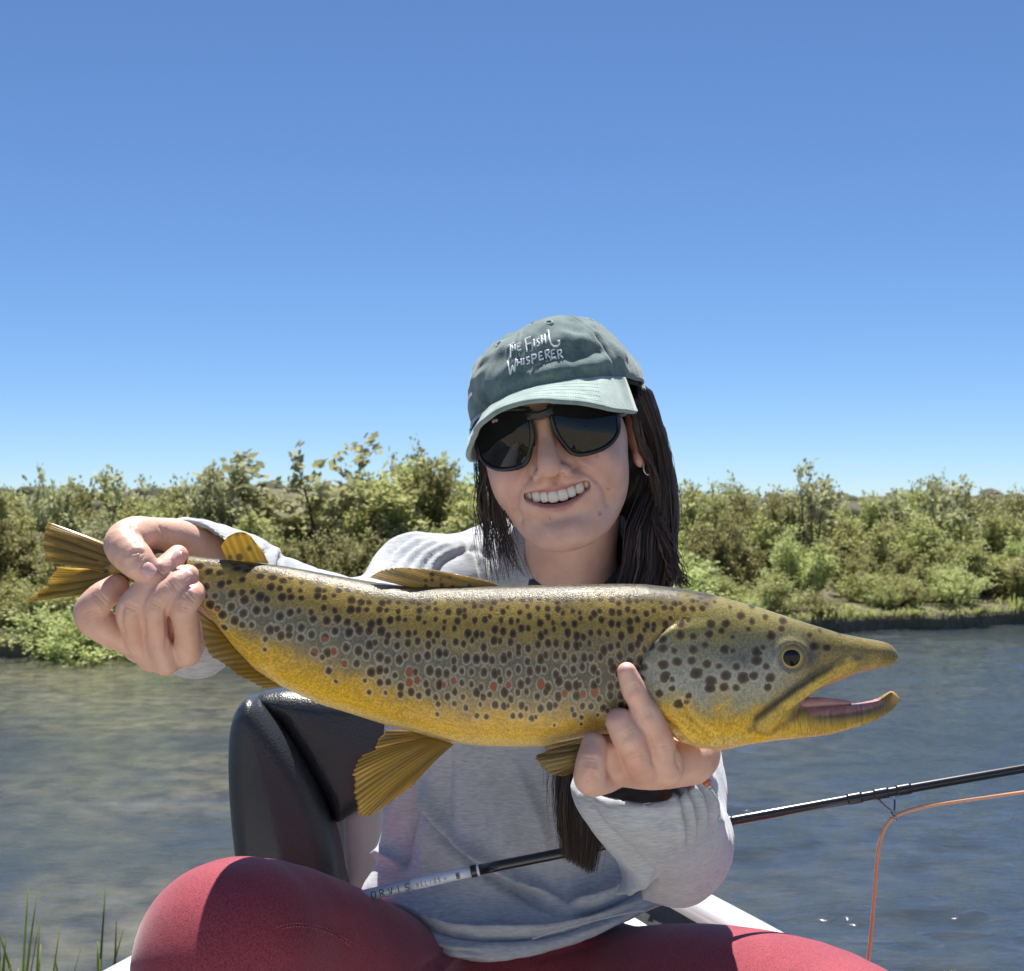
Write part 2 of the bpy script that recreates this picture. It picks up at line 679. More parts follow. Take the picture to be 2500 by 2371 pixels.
def make_shrub(seed, nst, nleaf, spread, leaf=(.040, .0125), bare=.2, crown=.5):
    """unit-height shrub: stems and leaf sprays; returns meshes (crown, stems)"""
    r = np.random.default_rng(seed)
    stems, tips = [], []
    for i in range(nst):
        a = r.uniform(0, 2 * np.pi)
        R = spread * np.sqrt(r.uniform(0, 1))
        h = r.uniform(.55, 1.0) * (1 - .35 * (R / spread) ** 2)
        b0 = np.array([math.cos(a) * R * .35, math.sin(a) * R * .35, 0])
        e = np.array([math.cos(a) * R, math.sin(a) * R, h])
        md = (b0 + e) / 2 + np.array([r.normal(0, .03), r.normal(0, .03), .03])
        p = crom([b0, md, e], 7)
        stems.append((p, h))
    parts = [tube(p, np.linspace(.012, .003, 7), 4) for p, h in stems]
    sv, sf = joinm(parts)
    # leaves: sprays off the stems
    L, Wd = leaf
    per = nleaf // nst
    C0, D = [], []
    for p, h in stems:
        nsp = max(3, per // 16)
        for k in range(nsp):
            t = bare + (1 - bare) * r.uniform(0, 1) ** .8
            q = p[min(6, int(t * 6))] * (1 - (t * 6 % 1)) + p[min(6, int(t * 6) + 1)] * (t * 6 % 1)
            d = unit(r.normal(0, 1, 3) * np.array([.8, .8, .6]) + np.array([0, 0, 1.0]))
            ln = r.uniform(.07, .22) * crown * 2
            s = r.uniform(0, 1, 16)[:, None]
            C0.append(q + d * ln * s + r.normal(0, .018, (16, 3)))
            D.append(unit(d) + r.normal(0, .6, (16, 3)))
    P = np.concatenate(C0)
    D = np.concatenate(D)
    D /= np.linalg.norm(D, axis=1, keepdims=True)
    ok = P[:, 2] > .02
    P, D = P[ok], D[ok]
    n = len(P)
    sd = np.cross(D, r.normal(0, 1, (n, 3)))
    sd /= np.linalg.norm(sd, axis=1, keepdims=True)
    l = (L * r.uniform(.6, 1.3, n))[:, None]
    w = (Wd * r.uniform(.7, 1.3, n))[:, None]
    V = np.stack([P, P + D * l * .45 + sd * w, P + D * l, P + D * l * .5 - sd * w], 1).reshape(-1, 3)
    F = np.arange(4 * n).reshape(-1, 4)
    k = 1 / np.sort(V[:, 2])[-30]                      # unit height
    V = V * np.array([1, 1, k])
    sv = sv * np.array([1, 1, k])
    tone = np.repeat(r.uniform(0, 1, n) ** 1.2, 4)
    # clumps of lighter and duller foliage
    tone = np.clip(tone * .7 + .35 * (vnoise(V * 5 + seed) * .5 + .5), 0, 1)
    return (V, F, tone), (sv, fixq(sf))


SHRUB = {}


def shrub_kind(key, *a, mat=LEAF, **k):
    (V, F, tone), (sv, sf) = make_shrub(*a, **k)
    me = mesh_np('crown', V, F, False)
    me.materials.append(mat)
    at = me.attributes.new('tone', 'FLOAT', 'POINT')
    at.data.foreach_set('value', tone.astype(np.float32))
    ms = mesh_np('stems', sv, sf)
    ms.materials.append(BARK)
    SHRUB[key] = (me, ms)


for i in range(7):
    shrub_kind('dense%d' % i, 100 + i, 22, 12500, .5)
for i in range(3):
    shrub_kind('grey%d' % i, 200 + i, 16, 5200, .48, mat=LEAF_G, bare=.3)
for i in range(3):
    shrub_kind('low%d' % i, 300 + i, 20, 9500, .75, leaf=(.048, .0125), bare=.05, crown=.8)
for i in range(2):
    shrub_kind('airy%d' % i, 400 + i, 11, 2600, .34, leaf=(.045, .015), bare=.3, crown=.45, mat=LEAF_G)


def put_shrub(key, name, x, y, w, h, label, cat, group, rot=None):
    z = float(ground_z(np.array(x), np.array(y - bank_y(x)))) - .05
    root = empty(name, (x, y, z))
    root.rotation_euler = (0, 0, random.uniform(0, 6.28) if rot is None else rot)
    root.scale = (w, w, h)
    tag(root, label, cat, group)
    for part, me in zip(('crown', 'stems'), SHRUB[key]):
        link(bpy.data.objects.new(part, me), root)
    return root


_skx = [-300, 0, 100, 260, 330, 480, 560, 650, 760, 830, 900, 1010, 1060, 1110, 1180, 1400, 1650, 1720, 1800, 1900, 1980, 2100, 2250, 2320, 2400, 2480, 2800]
_sky = [1210, 1222, 1205, 1185, 1205, 1192, 1205, 1222, 1200, 1215, 1190, 1160, 1140, 1170, 1190, 1200, 1195, 1195, 1205, 1222, 1215, 1226, 1205, 1195, 1205, 1230, 1210]
rs = random.Random(3)


def row(off, px0, px1, step, top, jit, kinds, name, label, group, wide=(1.0, 1.4)):
    px = px0
    while px < px1:
        p = px + rs.uniform(-.3, .3) * step
        d = 12.0
        for _ in range(6):
            d = float(bank_y((p - CX) / FPX * d)) + off
        d += rs.uniform(-.35, .35)
        x = (p - CX) / FPX * d
        yt = top(p) + rs.uniform(-jit, jit)
        zt = CAMH - (yt - HY) / FPX * d
        g = float(ground_z(np.array(x), np.array(d - bank_y(x))))
        h = max(.25, (zt - g + .05) * 1.14)
        put_shrub(rs.choice(kinds), name, x, d, h * rs.uniform(*wide), h, label, 'shrub', group)
        px += step * rs.uniform(.8, 1.2)


DN = ['dense%d' % i for i in range(7)]
GR = ['grey%d' % i for i in range(3)]
LW = ['low%d' % i for i in range(3)]
sk = lambda p: np.interp(p, _skx, _sky)
row(.48, -220, 2720, 120, lambda p: 1430 - .012 * p, 55, LW, 'waterside_shrub', 'low leafy growth hanging over the dark edge of the far bank', 'low growth along the far bank', (1.2, 1.9))
row(.16, -220, 2720, 420, lambda p: 1505 - .015 * p, 30, LW, 'waterside_shrub', 'small tuft drooping over the bank edge right at the waterline', 'tufts at the waterline', (1.1, 1.8))
row(1.2, -220, 2720, 165, lambda p: 1345, 40, DN + LW[:1], 'willow_shrub', 'green willow shrub in the front of the thicket across the river', 'willows in front of the thicket', (.9, 1.3))
row(2.2, -220, 2720, 150, lambda p: 1280, 25, DN + GR[:1], 'willow_shrub', 'green willow shrub in the middle of the thicket across the river', 'willows in the middle of the thicket')
row(3.3, -250, 2750, 130, lambda p: sk(p) + 10, 14, DN, 'willow_shrub', 'tall green willow shrub at the back of the thicket, rising to the skyline', 'willows at the back of the thicket', (.75, 1.0))
row(4.4, -250, 2750, 210, lambda p: sk(p) - 2, 14, GR + DN[:2], 'willow_shrub', 'thin grey green willow top showing above the thicket against the sky', 'thin willows behind the thicket', (.6, .85))
for px, ty, key, wpx, lab in ((765, 1078, 'airy0', 430, 'tallest airy sapling with loose leaf tufts standing clear of the thicket'),
                              (1975, 1132, 'airy1', 190, 'narrow wispy sapling alone on the skyline above the thicket'),
                              (1055, 1122, 'dense2', 330, 'rounded bright green willow crown nearest to the cap brim'),
                              (500, 1136, 'airy1', 130, 'thin twiggy sapling above the hand that grips the tail'),
                              (250, 1158, 'airy0', 200, 'short leafy sapling above the trout\'s tail fin'),
                              (120, 1146, 'airy1', 110, 'sparse twig top behind the tail fin'),
                              (2280, 1176, 'airy0', 220, 'low airy willow top above the fly rod')):
    d = float(bank_y((px - CX) / FPX * 15)) + 3.0
    x = (px - CX) / FPX * d
    zt = CAMH - (ty - HY) / FPX * d
    g = float(ground_z(np.array(x), np.array(d - bank_y(x))))
    h = (zt - g + .05)
    put_shrub(key, 'sapling' if key[0] == 'a' else 'willow_shrub', x, d, wpx / FPX * d / .62, h, lab, 'sapling' if key[0] == 'a' else 'shrub', None)


# grass fringe on the lip of the bank, hanging over the dark edge
def make_fringe():
    n = 5200
    r = np.random.default_rng(8)
    x = r.uniform(-8, 9, n)
    x = x + .25 * vnoise(np.stack([x * 3, 0 * x, 0 * x], 1))
    off = r.normal(.06, .14, n)
    y = bank_y(x) + np.maximum(off, -.04)
    z = ground_z(x, np.maximum(off, .06)) - .02
    ln = r.uniform(.04, .15, n) * (.6 + .8 * (vnoise(np.stack([x * 2.2, off, 0 * x], 1)) > 0))
    ang = r.uniform(0, 2 * np.pi, n)
    lean = r.uniform(.1, .9, n)
    dx, dy = np.cos(ang) * lean, np.sin(ang) * lean - .45
    b = np.stack([x, y, z], 1)
    s = np.stack([np.ones(n), r.normal(0, .3, n), 0 * x], 1) * .006
    m1 = b + np.stack([dx * .4, dy * .4, np.full(n, .7)], 1) * ln[:, None]
    t = b + np.stack([dx, dy, .7 - .5 * lean], 1) * ln[:, None]
    V = np.stack([b - s, b + s, m1 + s * .8, m1 - s * .8, t], 1).reshape(-1, 3)
    i = np.arange(n)[:, None] * 5
    F = [i + np.array([[0, 1, 2, 3]]), i + np.array([[3, 2, 4]])]
    o = obj('bank_grass', V, F, LEAF, smooth=False)
    fattr(o, 'tone', np.repeat(r.uniform(-.6, .3, n), 5))
    tag(o, 'short grass fringing the dark undercut edge of the far bank', 'grass', kind='stuff')


make_fringe()


# sagebrush bumps on the far hill
def make_sage():
    r = np.random.default_rng(4)
    n = 420
    V, F, o = [], [], 0
    u, v = np.meshgrid(np.linspace(0, 2 * np.pi, 8)[:-1], np.linspace(0, np.pi / 2, 4), indexing='ij')
    base = np.stack([np.cos(u) * np.cos(v), np.sin(u) * np.cos(v), np.sin(v)], -1).reshape(-1, 3)
    f = gridf(7, 4, True)
    for _ in range(n):
        d = r.uniform(55, 120)
        x = r.uniform(-.5, .5) * d
        off = d - bank_y(x)
        s = r.uniform(.4, 1.1)
        p = base * (1 + .35 * vnoise(base * 2 + _)[:, None]) * np.array([s, s, s * .55])
        V.append(p + np.array([x, d, float(ground_z(np.array(x), np.array(off))) - .05]))
        F.append(f + o)
        o += len(base)
    m = plain('sage_leaf', (.10, .10, .065), .9, .2, scale=3, var=.4, bmp=.8, bdist=.1)
    ob = obj('sagebrush', np.concatenate(V), np.concatenate(F), m)
    tag(ob, 'dull grey brown sagebrush scattered over the distant hill', 'sagebrush', kind='stuff')


make_sage()


# sedge standing in the shallows beside the boat
SEDGE = leaf_mat('sedge_blade', (.20, .28, .05), (.46, .48, .16), .55)


def make_sedge(name, px, base_d, n, label, seed, hs=(.25, .5), tall=()):
    r = np.random.default_rng(seed)
    bx = (px - CX) / FPX * base_d
    root = empty(name, (bx, base_d, -.02))
    tag(root, label, 'sedge')
    spec = [(r.normal(0, .06), r.normal(0, .08), r.uniform(*hs), r.normal(0, .12)) for _ in range(n)] + list(tall)
    for k, (dx, dy, h, lean) in enumerate(spec):
        p0 = np.array([bx + dx, base_d + dy, -.02])
        top = p0 + np.array([lean * h, r.normal(0, .05), h])
        mid = (p0 + top) / 2 + np.array([-lean * h * .18, 0, 0])
        c = crom([p0, mid, top], 7)
        w = np.linspace(.0075, .001, 7) * r.uniform(.6, 1.3)
        sd = unit([1, r.normal(0, .6), 0])
        g = np.stack([c - sd * w[:, None], c + np.array([0, -.0008, 0]), c + sd * w[:, None]], 1)
        v, f = slab(g, .0006)
        o = obj('blade', v, f, SEDGE, root)
        fattr(o, 'tone', np.full(len(v), r.uniform(0, 1)))


make_sedge('sedge_clump', 10, 2.9, 28, 'clump of green sedge standing in the shallows, its blades tallest of all', 1, (.16, .36), [(-.01, 0, .47, -.05), (.03, .02, .41, .06), (-.03, 0, .36, .02)])
make_sedge('sedge_clump', 95, 2.8, 20, 'short sedge clump between the tall sedge and the thinner stalks', 2, (.14, .27), [(.01, 0, .36, .1)])
make_sedge('sedge_clump', 205, 2.85, 13, 'thin sedge stalks in the water nearest to the red knee', 3, (.16, .30), [(.02, 0, .33, .18), (.06, 0, .35, .02), (.0, .05, .38, -.02)])
# ------------------------------------------------------------------ the trout
FD = 0.95                       # distance of the fish from the camera
FS = FD / FPX                   # metres per photograph pixel at that distance


def FW(u, w, v):
    """fish space (pixels along, pixels in depth, pixels down) to world"""
    u, w, v = np.asarray(u, float), np.asarray(w, float), np.asarray(v, float)
    bend = 26 * ((u - 1250) / 900.) ** 2 - 22 * ((u - 1250) / 900.)      # the body bows a little, head towards the lens
    return np.stack([(u - CX) * FS, FD + (w + bend) * FS, CAMH - (v - HY) * FS], -1)


_t = np.array([(200, 1386), (250, 1366), (300, 1351), (400, 1352), (480, 1361), (569, 1369), (695, 1384), (809, 1405), (910, 1422), (1011, 1434), (1200, 1431),
               (1390, 1427), (1517, 1425), (1571, 1426), (1652, 1435), (1733, 1450), (1854, 1483), (1976, 1523), (2057, 1548),
               (2120, 1560), (2150, 1565), (2172, 1572), (2186, 1584), (2194, 1600)], float)
_b = np.array([(200, 1392), (250, 1410), (300, 1424), (400, 1434), (450, 1452), (500, 1500), (566, 1583), (620, 1640), (683, 1678), (781, 1722), (862, 1746), (943, 1771),
               (1024, 1791), (1104, 1813), (1185, 1821), (1266, 1823), (1327, 1821), (1388, 1806), (1468, 1790), (1560, 1788),
               (1660, 1795), (1760, 1795), (1840, 1778), (1900, 1752), (1955, 1712), (1990, 1690), (2020, 1676), (2089, 1645), (2150, 1631),
               (2172, 1627), (2184, 1620), (2194, 1604)], float)
_h = np.array([(200, 4), (250, 13), (300, 26), (400, 34), (500, 50), (700, 82), (900, 102), (1100, 112), (1400, 116), (1560, 112), (1650, 108), (1750, 100),
               (1850, 86), (1950, 66), (2050, 48), (2120, 38), (2160, 31), (2182, 22), (2194, 9)], float)
_jt = np.array([(1680, 1700), (1800, 1712), (1964, 1724), (2050, 1722), (2097, 1718), (2130, 1711), (2150, 1703), (2164, 1692), (2178, 1686), (2190, 1693), (2196, 1706)], float)
_jb = np.array([(1640, 1796), (1690, 1819), (1753, 1829), (1814, 1815), (1895, 1805), (2016, 1794), (2097, 1773), (2150, 1752), (2180, 1734), (2192, 1722), (2196, 1708)], float)
_jh = np.array([(1640, 76), (1700, 82), (1800, 74), (1950, 50), (2050, 40), (2120, 32), (2165, 22), (2185, 14), (2196, 4)], float)


def prof(tab, sm=10):
    x = np.arange(150, 2260)
    y = np.interp(x, tab[:, 0], tab[:, 1])
    k = np.exp(-.5 * (np.arange(-3 * sm, 3 * sm + 1) / sm) ** 2)
    ys = np.convolve(np.pad(y, 3 * sm, mode='edge'), k / k.sum(), 'valid')
    return lambda q: np.interp(q, x, ys)


TOP, BOT, HLF = prof(_t, 6), prof(_b, 6), prof(_h, 9)
JT, JB, JH = prof(_jt, 4), prof(_jb, 6), prof(_jh, 6)
PEX = 2.15
_gv = np.array([1500, 1512, 1530, 1558, 1590, 1626, 1660, 1690, 1720, 1752, 1788, 1825], float)
_gu = np.array([1668, 1640, 1612, 1583, 1560, 1548, 1547, 1556, 1585, 1630, 1664, 1700], float)


def gill(v):
    return np.interp(v, _gv, _gu)


def seg_d(u, v, line):
    """2-D distance to a polyline and position along it"""
    best = np.full(np.broadcast(u, v).shape, 1e9)
    for (a0, a1), (b0, b1) in zip(line[:-1], line[1:]):
        L = (b0 - a0) ** 2 + (b1 - a1) ** 2
        t = np.clip(((u - a0) * (b0 - a0) + (v - a1) * (b1 - a1)) / L, 0, 1)
        best = np.minimum(best, np.hypot(u - a0 - t * (b0 - a0), v - a1 - t * (b1 - a1)))
    return best


MAX_LINE = [(2066, 1616), (2000, 1650), (1930, 1695), (1880, 1732), (1846, 1757)]      # the jaw bone beside the mouth
GRV_LINE = [(2090, 1598), (2030, 1612), (1960, 1650), (1890, 1698), (1835, 1742), (1824, 1768)]
PRE_LINE = [(1640, 1688), (1655, 1702), (1668, 1722), (1680, 1740), (1706, 1768), (1740, 1800)]
BR1 = [(1600, 1725), (1650, 1762), (1690, 1800), (1730, 1822)]
BR2 = [(1622, 1722), (1666, 1752), (1710, 1790), (1760, 1815)]
BR3 = [(1645, 1716), (1684, 1744), (1730, 1780), (1790, 1806)]
LAT = [(480, 1425), (700, 1480), (900, 1540), (1100, 1585), (1300, 1600), (1540, 1585)]
EYE = (1917, 1598)


def fish_relief(u, v):
    """proud and recessed features of the side of the head, in pixels"""
    r = 0
    g = u - gill(v)
    inside = sstep(1500, 1535, v) * sstep(1830, 1795, v)
    r = r + inside * 9 * sstep(-2, 6, g) * (1 - sstep(10, 150, g))
    r = r - inside * 5 * np.exp(-((g + 7) / 6.) ** 2)
    r = r - 5 * np.exp(-(seg_d(u, v, GRV_LINE) / 7.) ** 2)
    md = seg_d(u, v, MAX_LINE)
    wd = np.interp(u, [1840, 1880, 2060], [22, 20, 13])
    r = r + 14 * (1 - sstep(wd - 5, wd + 3, md)) * (1 - sstep(1985, 2060, u))
    r = r - 3.5 * np.exp(-(seg_d(u, v, PRE_LINE) / 5.) ** 2)
    for b in (BR1, BR2, BR3):
        r = r - 3.2 * np.exp(-(seg_d(u, v, b) / 5.) ** 2)
    e = np.hypot(u - EYE[0], (v - EYE[1]) * 1.02)
    r = r + 7 * np.exp(-((e - 39) / 8.) ** 2) - 5 * (1 - sstep(22, 36, e))
    r = r - 3 * np.exp(-(((u - 2058) / 7.) ** 2 + ((v - 1583) / 5.) ** 2))
    r = r + 5 * np.exp(-(((u - 1760) / 60.) ** 2 + ((v - 1745) / 26.) ** 2))
    r = r + 6 * np.exp(-(((u - 2150) / 26.) ** 2 + ((v - 1590) / 18.) ** 2))
    r = r - .9 * np.exp(-(seg_d(u, v, LAT) / 4.) ** 2) * (u < 1540)
    return r


def make_fish():
    root = empty('brown_trout', tuple(FW(1250, 0, 1820)))
    tag(root, 'large golden brown trout with dark and red spots held across the lap, mouth open', 'fish')
    f = SDF((180, -150, 1320), (2215, 150, 1850), 5.0)

    def body(u, w, v):
        a = np.maximum((BOT(u) - TOP(u)) / 2, 2)
        c = (BOT(u) + TOP(u)) / 2
        b = HLF(u)
        q = ((np.abs(v - c) / a) ** PEX + (np.abs(w) / b) ** PEX) ** (1 / PEX)
        d = (q - 1) * np.minimum(a, b)
        d = np.where(u > 2188, np.maximum(d, u - 2192), d)
        return d - fish_relief(u[:, :, 0], v[0, 0][None, :])[:, None, :] * np.clip(np.abs(w) / (b * .5), 0, 1)

    def jaw(u, w, v):
        a = np.maximum((JB(u) - JT(u)) / 2, 2)
        c = (JB(u) + JT(u)) / 2
        b = JH(u)
        q = ((np.abs(v - c) / a) ** 2.6 + (np.abs(w) / b) ** 2.6) ** (1 / 2.6)
        d = (q - 1) * np.minimum(a, b)
        d = np.maximum(d, (1660 - u) * .6)
        return d - (fish_relief(u[:, :, 0], v[0, 0][None, :])[:, None, :] * .8) * (u < 1900)

    f.op(body, (180, -150, 1320), (2215, 150, 1850), 0)
    f.op(jaw, (1600, -80, 1660), (2215, 80, 1850), 22)
    # hollow between the jaws and the trough of the lower jaw
    f.ell((2060, 0, 1690), (110, 30, 26), k=8, mode='sub')
    f.chain([(1985, 0, 1706, 18), (2140, 0, 1700, 12)], k=8, mode='sub')
    v, q = f.mesh(1)
    u_, w_, v_ = v[:, 0], v[:, 1], v[:, 2]
    # pigment, from the position on the skin
    a = (BOT(u_) - TOP(u_)) / 2
    c = (BOT(u_) + TOP(u_)) / 2
    t = np.clip((v_ - TOP(u_)) / np.maximum(BOT(u_) - TOP(u_), 5), 0, 1.1)      # 0 back, 1 belly
    head = sstep(-3, 5, u_ - gill(v_)) * (v_ > 1440) * sstep(1480, 1506, v_ + np.maximum(0, u_ - 1700) * .9)
    head = np.where(u_ > 1900, 1, head)
    nz = fbm(v / 60., 3) * .06
    nb = fbm(v / 16. + 5, 2) * .03
    tt = t + nz
    # spots end lower down towards the head
    lim = np.interp(u_, [430, 560, 700, 850, 1000, 1150, 1300, 1500, 1700], [1490, 1540, 1585, 1640, 1700, 1722, 1738, 1755, 1745])
    lat = (v_ - TOP(u_)) / np.maximum(lim - TOP(u_), 20)                         # 0 back, 1 lower edge of the spots

    def mixa(x, stops):
        xs = [s[0] for s in stops]
        cs = np.array([s[1] for s in stops])
        return np.stack([np.interp(x, xs, cs[:, i]) for i in range(3)], 1)
    gold = np.array((.68, .41, .03))
    side = mixa(lat + nz + nb, [(0, (.070, .064, .030)), (.07, (.12, .098, .036)), (.16, (.27, .20, .055)), (.30, (.37, .26, .065)), (.44, (.27, .205, .08)), (.60, (.14, .13, .09)), (.80, (.18, .16, .10)), (.93, (.33, .24, .09)),
                                (1.05, (.55, .34, .05)), (1.25, tuple(gold)), (1.5, (.74, .46, .035)), (1.75, (.70, .47, .09)), (2.1, (.72, .54, .22))])
    dusk = (.38 * np.exp(-((u_ - 1410) / 190.) ** 2) * np.exp(-((lat - .52) / .26) ** 2))[:, None]
    side = side * (1 - dusk) + np.array((.07, .07, .055)) * dusk
    belly = mixa(t, [(0, (0, 0, 0)), (.90, (0, 0, 0)), (.965, (1, 1, 1)), (1.1, (1, 1, 1))])[:, :1] * .75
    side = side * (1 - belly) + np.array((.70, .56, .27)) * belly
    lowtail = (sstep(900, 500, u_) * sstep(.55, .8, t))[:, None] * .5
    side = side * (1 - lowtail) + np.array((.56, .36, .05)) * lowtail
    hy = mixa(v_ + 26 * fbm(v / 50., 2), [(1440, (.22, .185, .07)), (1520, (.28, .24, .085)), (1570, (.20, .20, .135)), (1650, (.30, .31, .28)), (1700, (.38, .33, .17)), (1735, (.62, .38, .045)),
                  (1775, (.74, .45, .035)), (1805, (.64, .44, .10)), (1832, (.62, .44, .22))])
    snout = mixa(u_, [(1860, (0, 0, 0)), (1990, (1, 1, 1)), (2200, (1, 1, 1))])[:, :1]
    hs = mixa(v_, [(1540, (.17, .145, .055)), (1600, (.26, .20, .07)), (1650, (.36, .25, .06)), (1700, (.42, .28, .05)), (1728, (.16, .13, .06)), (1745, (.30, .22, .05)), (1775, (.48, .30, .04)), (1800, (.5, .34, .12))])
    hy = hy * (1 - snout) + hs * snout
    # darker cheek mark behind the eye and the dark edge of the jaw bone groove
    dk = np.exp(-(((u_ - 1790) / 45.) ** 2 + ((v_ - 1600) / 22.) ** 2)) * .65 + np.exp(-(seg_d(u_, v_, GRV_LINE) / 11.) ** 2) * .7
    dk = np.clip(dk + .8 * np.exp(-(((u_ - 1965) / 22.) ** 2 + ((v_ - 1600) / 30.) ** 2)), 0, .85)[:, None] * (u_ > 1700)[:, None]
    hy = hy * (1 - dk) + np.array((.055, .065, .075)) * dk
    mg = (1 - sstep(10, 20, seg_d(u_, v_, MAX_LINE)))[:, None] * .75
    hy = hy * (1 - mg) + np.array((.60, .42, .09)) * mg
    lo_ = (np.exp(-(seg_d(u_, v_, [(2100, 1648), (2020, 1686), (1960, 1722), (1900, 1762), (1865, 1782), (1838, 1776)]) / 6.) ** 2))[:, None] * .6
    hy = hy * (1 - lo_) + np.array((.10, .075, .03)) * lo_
    # darker rubbed tips of both jaws
    tip = np.exp(-(((u_ - 2165) / 28.) ** 2 + ((v_ - 1598) / 16.) ** 2))[:, None] * .7
    hy = hy * (1 - tip) + np.array((.15, .10, .04)) * tip
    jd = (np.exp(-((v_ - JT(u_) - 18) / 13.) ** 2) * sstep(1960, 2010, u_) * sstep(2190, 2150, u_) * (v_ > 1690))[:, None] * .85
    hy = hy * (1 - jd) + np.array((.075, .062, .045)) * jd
    jt = np.exp(-(((u_ - 2186) / 12.) ** 2 + ((v_ - 1695) / 14.) ** 2))[:, None]
    hy = hy * (1 - jt) + np.array((.55, .30, .10)) * jt
    col = side * (1 - head[:, None]) + hy * head[:, None]
    # inside of the mouth
    nrm = normals(v, q)
    mouth = (((nrm[:, 2] < -.45) & (v_ > 1690) & (u_ > 1965) & (u_ < 2150)) | ((nrm[:, 2] > .6) & (u_ > 1975) & (u_ < 2150) & (v_ < 1715) & (np.abs(w_) < .62 * HLF(u_)))).astype(float)
    mouth = np.maximum(mouth, (np.abs(w_) < 30) & (u_ > 1940) & (u_ < 2110) & (v_ > 1655) & (v_ < 1735))
    col = col * (1 - mouth[:, None]) + np.array((.46, .24, .21)) * mouth[:, None]
    col = lap(col, q, 2)
    spots = sstep(1.12, .96, lat + nz * 1.6) * (1 - head)
    hsp = head * sstep(1738, 1715, v_ + .12 * (u_ - 1600) + 40 * nz) * sstep(2080, 2020, u_ + (v_ - 1560) * .9)
    hsp = hsp * sstep(14, 26, seg_d(u_, v_, GRV_LINE)) * sstep(34, 44, np.hypot(u_ - EYE[0], v_ - EYE[1])) * sstep(18, 30, seg_d(u_, v_, MAX_LINE))
    halo = np.clip(sstep(.30, .62, lat), 0, 1) * (1 - head) + head * .55 * sstep(1560, 1620, v_)
    # distance round the body from the flank, so that the pattern follows the skin
    ang = np.arctan2((v_ - c) / np.maximum(a, 5), np.abs(w_) / HLF(u_))
    girth = c + ang * (a * .55 + HLF(u_) * .42)
    sp = np.interp(u_, [200, 500, 700, 900, 1100, 1400, 1600, 2200], [32, 32, 29, 25, 22, 21, 22, 22])
    grid_u = np.arange(150, 2260.)
    spg = np.interp(grid_u, [200, 500, 700, 900, 1100, 1400, 1600, 2200], [32, 32, 29, 25, 22, 21, 22, 22])
    U = np.interp(u_, grid_u, np.cumsum(1 / spg))
    wob = np.stack([vnoise(v / 70.), vnoise(v / 70. + 9), 0 * u_], 1) * .5
    o = obj('body', FW(u_, w_, v_), q, None, root)
    vattr(o, 'suv', np.stack([U, girth / 24.5, np.sign(w_) * 3.3], 1))
    vattr(o, 'huv', np.stack([u_ / 37., v_ / 34., np.sign(w_) * 2.], 1))
    cattr(o, 'skin', np.clip(col, 0, 1))
    fattr(o, 'spots', spots)
    fattr(o, 'hspots', hsp)
    fattr(o, 'halo', halo)
    fattr(o, 'headm', head)
    fattr(o, 'redzone', np.exp(-((lat - .78) / .28) ** 2) * (1 - head) + .0)

    m, nt, b = M('trout_skin')
    A = lambda n: nd(nt, 'Attribute', attribute_name=n)
    suv, huv = A('suv').outputs['Vector'], A('huv').outputs['Vector']
    base = A('skin').outputs['Color']
    halo_s, spot_s, hsp_s, red_s = (A(k).outputs['Fac'] for k in ('halo', 'spots', 'hspots', 'redzone'))
    fine = nd(nt, 'TexNoise', i_Vector=suv, i_Scale=9.0, i_Detail=3.0)
    scl = nd(nt, 'TexVoronoi', i_Vector=suv, i_Scale=6.0)
    base = mixc(nt, .5, base, mixc(nt, 1.0, base, ramp(nt, nd(nt, 'SeparateColor', i_0=scl.outputs['Color']).outputs[0], [(.1, (.62, .62, .62)), (.9, (1.45, 1.42, 1.3))]), 'MULTIPLY'))
    base = mixc(nt, .55, base, mixc(nt, 1.0, base, ramp(nt, fine.outputs[0], [(.25, (.55, .55, .55)), (.75, (1.5, 1.5, 1.5))]), 'MULTIPLY'))

    def spot_layer(vec, mask, cellmask, col_in, rmin, rvar, red, seedoff):
        dn = nd(nt, 'TexNoise', i_Vector=vec, i_Scale=2.6, i_Detail=2.0)
        off = nd(nt, 'VectorMath', operation='MULTIPLY_ADD')
        nt.links.new(dn.outputs['Color'], off.inputs[0])
        off.inputs[1].default_value = (.20, .20, 0)
        nt.links.new(vec, off.inputs[2])
        vo = nd(nt, 'TexVoronoi', i_Vector=off.outputs[0], i_Scale=1.0, i_Randomness=.70)
        vo.voronoi_dimensions = '2D'
        sx = nd(nt, 'SeparateColor', i_0=vo.outputs['Color'])
        r = mth(nt, 'MULTIPLY_ADD', sx.outputs[0], rvar, rmin)
        dist = vo.outputs['Distance']
        # whole spots only: each cell asks at its own centre whether it carries one
        ps = nd(nt, 'SeparateXYZ', i_0=vo.outputs['Position'])
        on, shrink = cellmask(ps.outputs[0], ps.outputs[1], sx)
        r = mth(nt, 'MULTIPLY', r, shrink)
        on = mth(nt, 'MULTIPLY', on, mth(nt, 'GREATER_THAN', mask, .5))
        e = mth(nt, 'SUBTRACT', dist, r)
        sp_ = nd(nt, 'MapRange', i_0=e, i_1=.06, i_2=-.07, i_3=0., i_4=1.).outputs[0]
        hl = nd(nt, 'MapRange', i_0=mth(nt, 'ABSOLUTE', mth(nt, 'SUBTRACT', e, .12)), i_1=.13, i_2=.02, i_3=0., i_4=1.).outputs[0]
        hl = mth(nt, 'MULTIPLY', mth(nt, 'MULTIPLY', hl, halo_s), mth(nt, 'MULTIPLY', on, nd(nt, 'MapRange', i_0=dn.outputs[0], i_1=.3, i_2=.65, i_3=.35, i_4=1.25).outputs[0]))
        cc = mixc(nt, mth(nt, 'MULTIPLY', hl, .40), col_in, (.55, .54, .46))
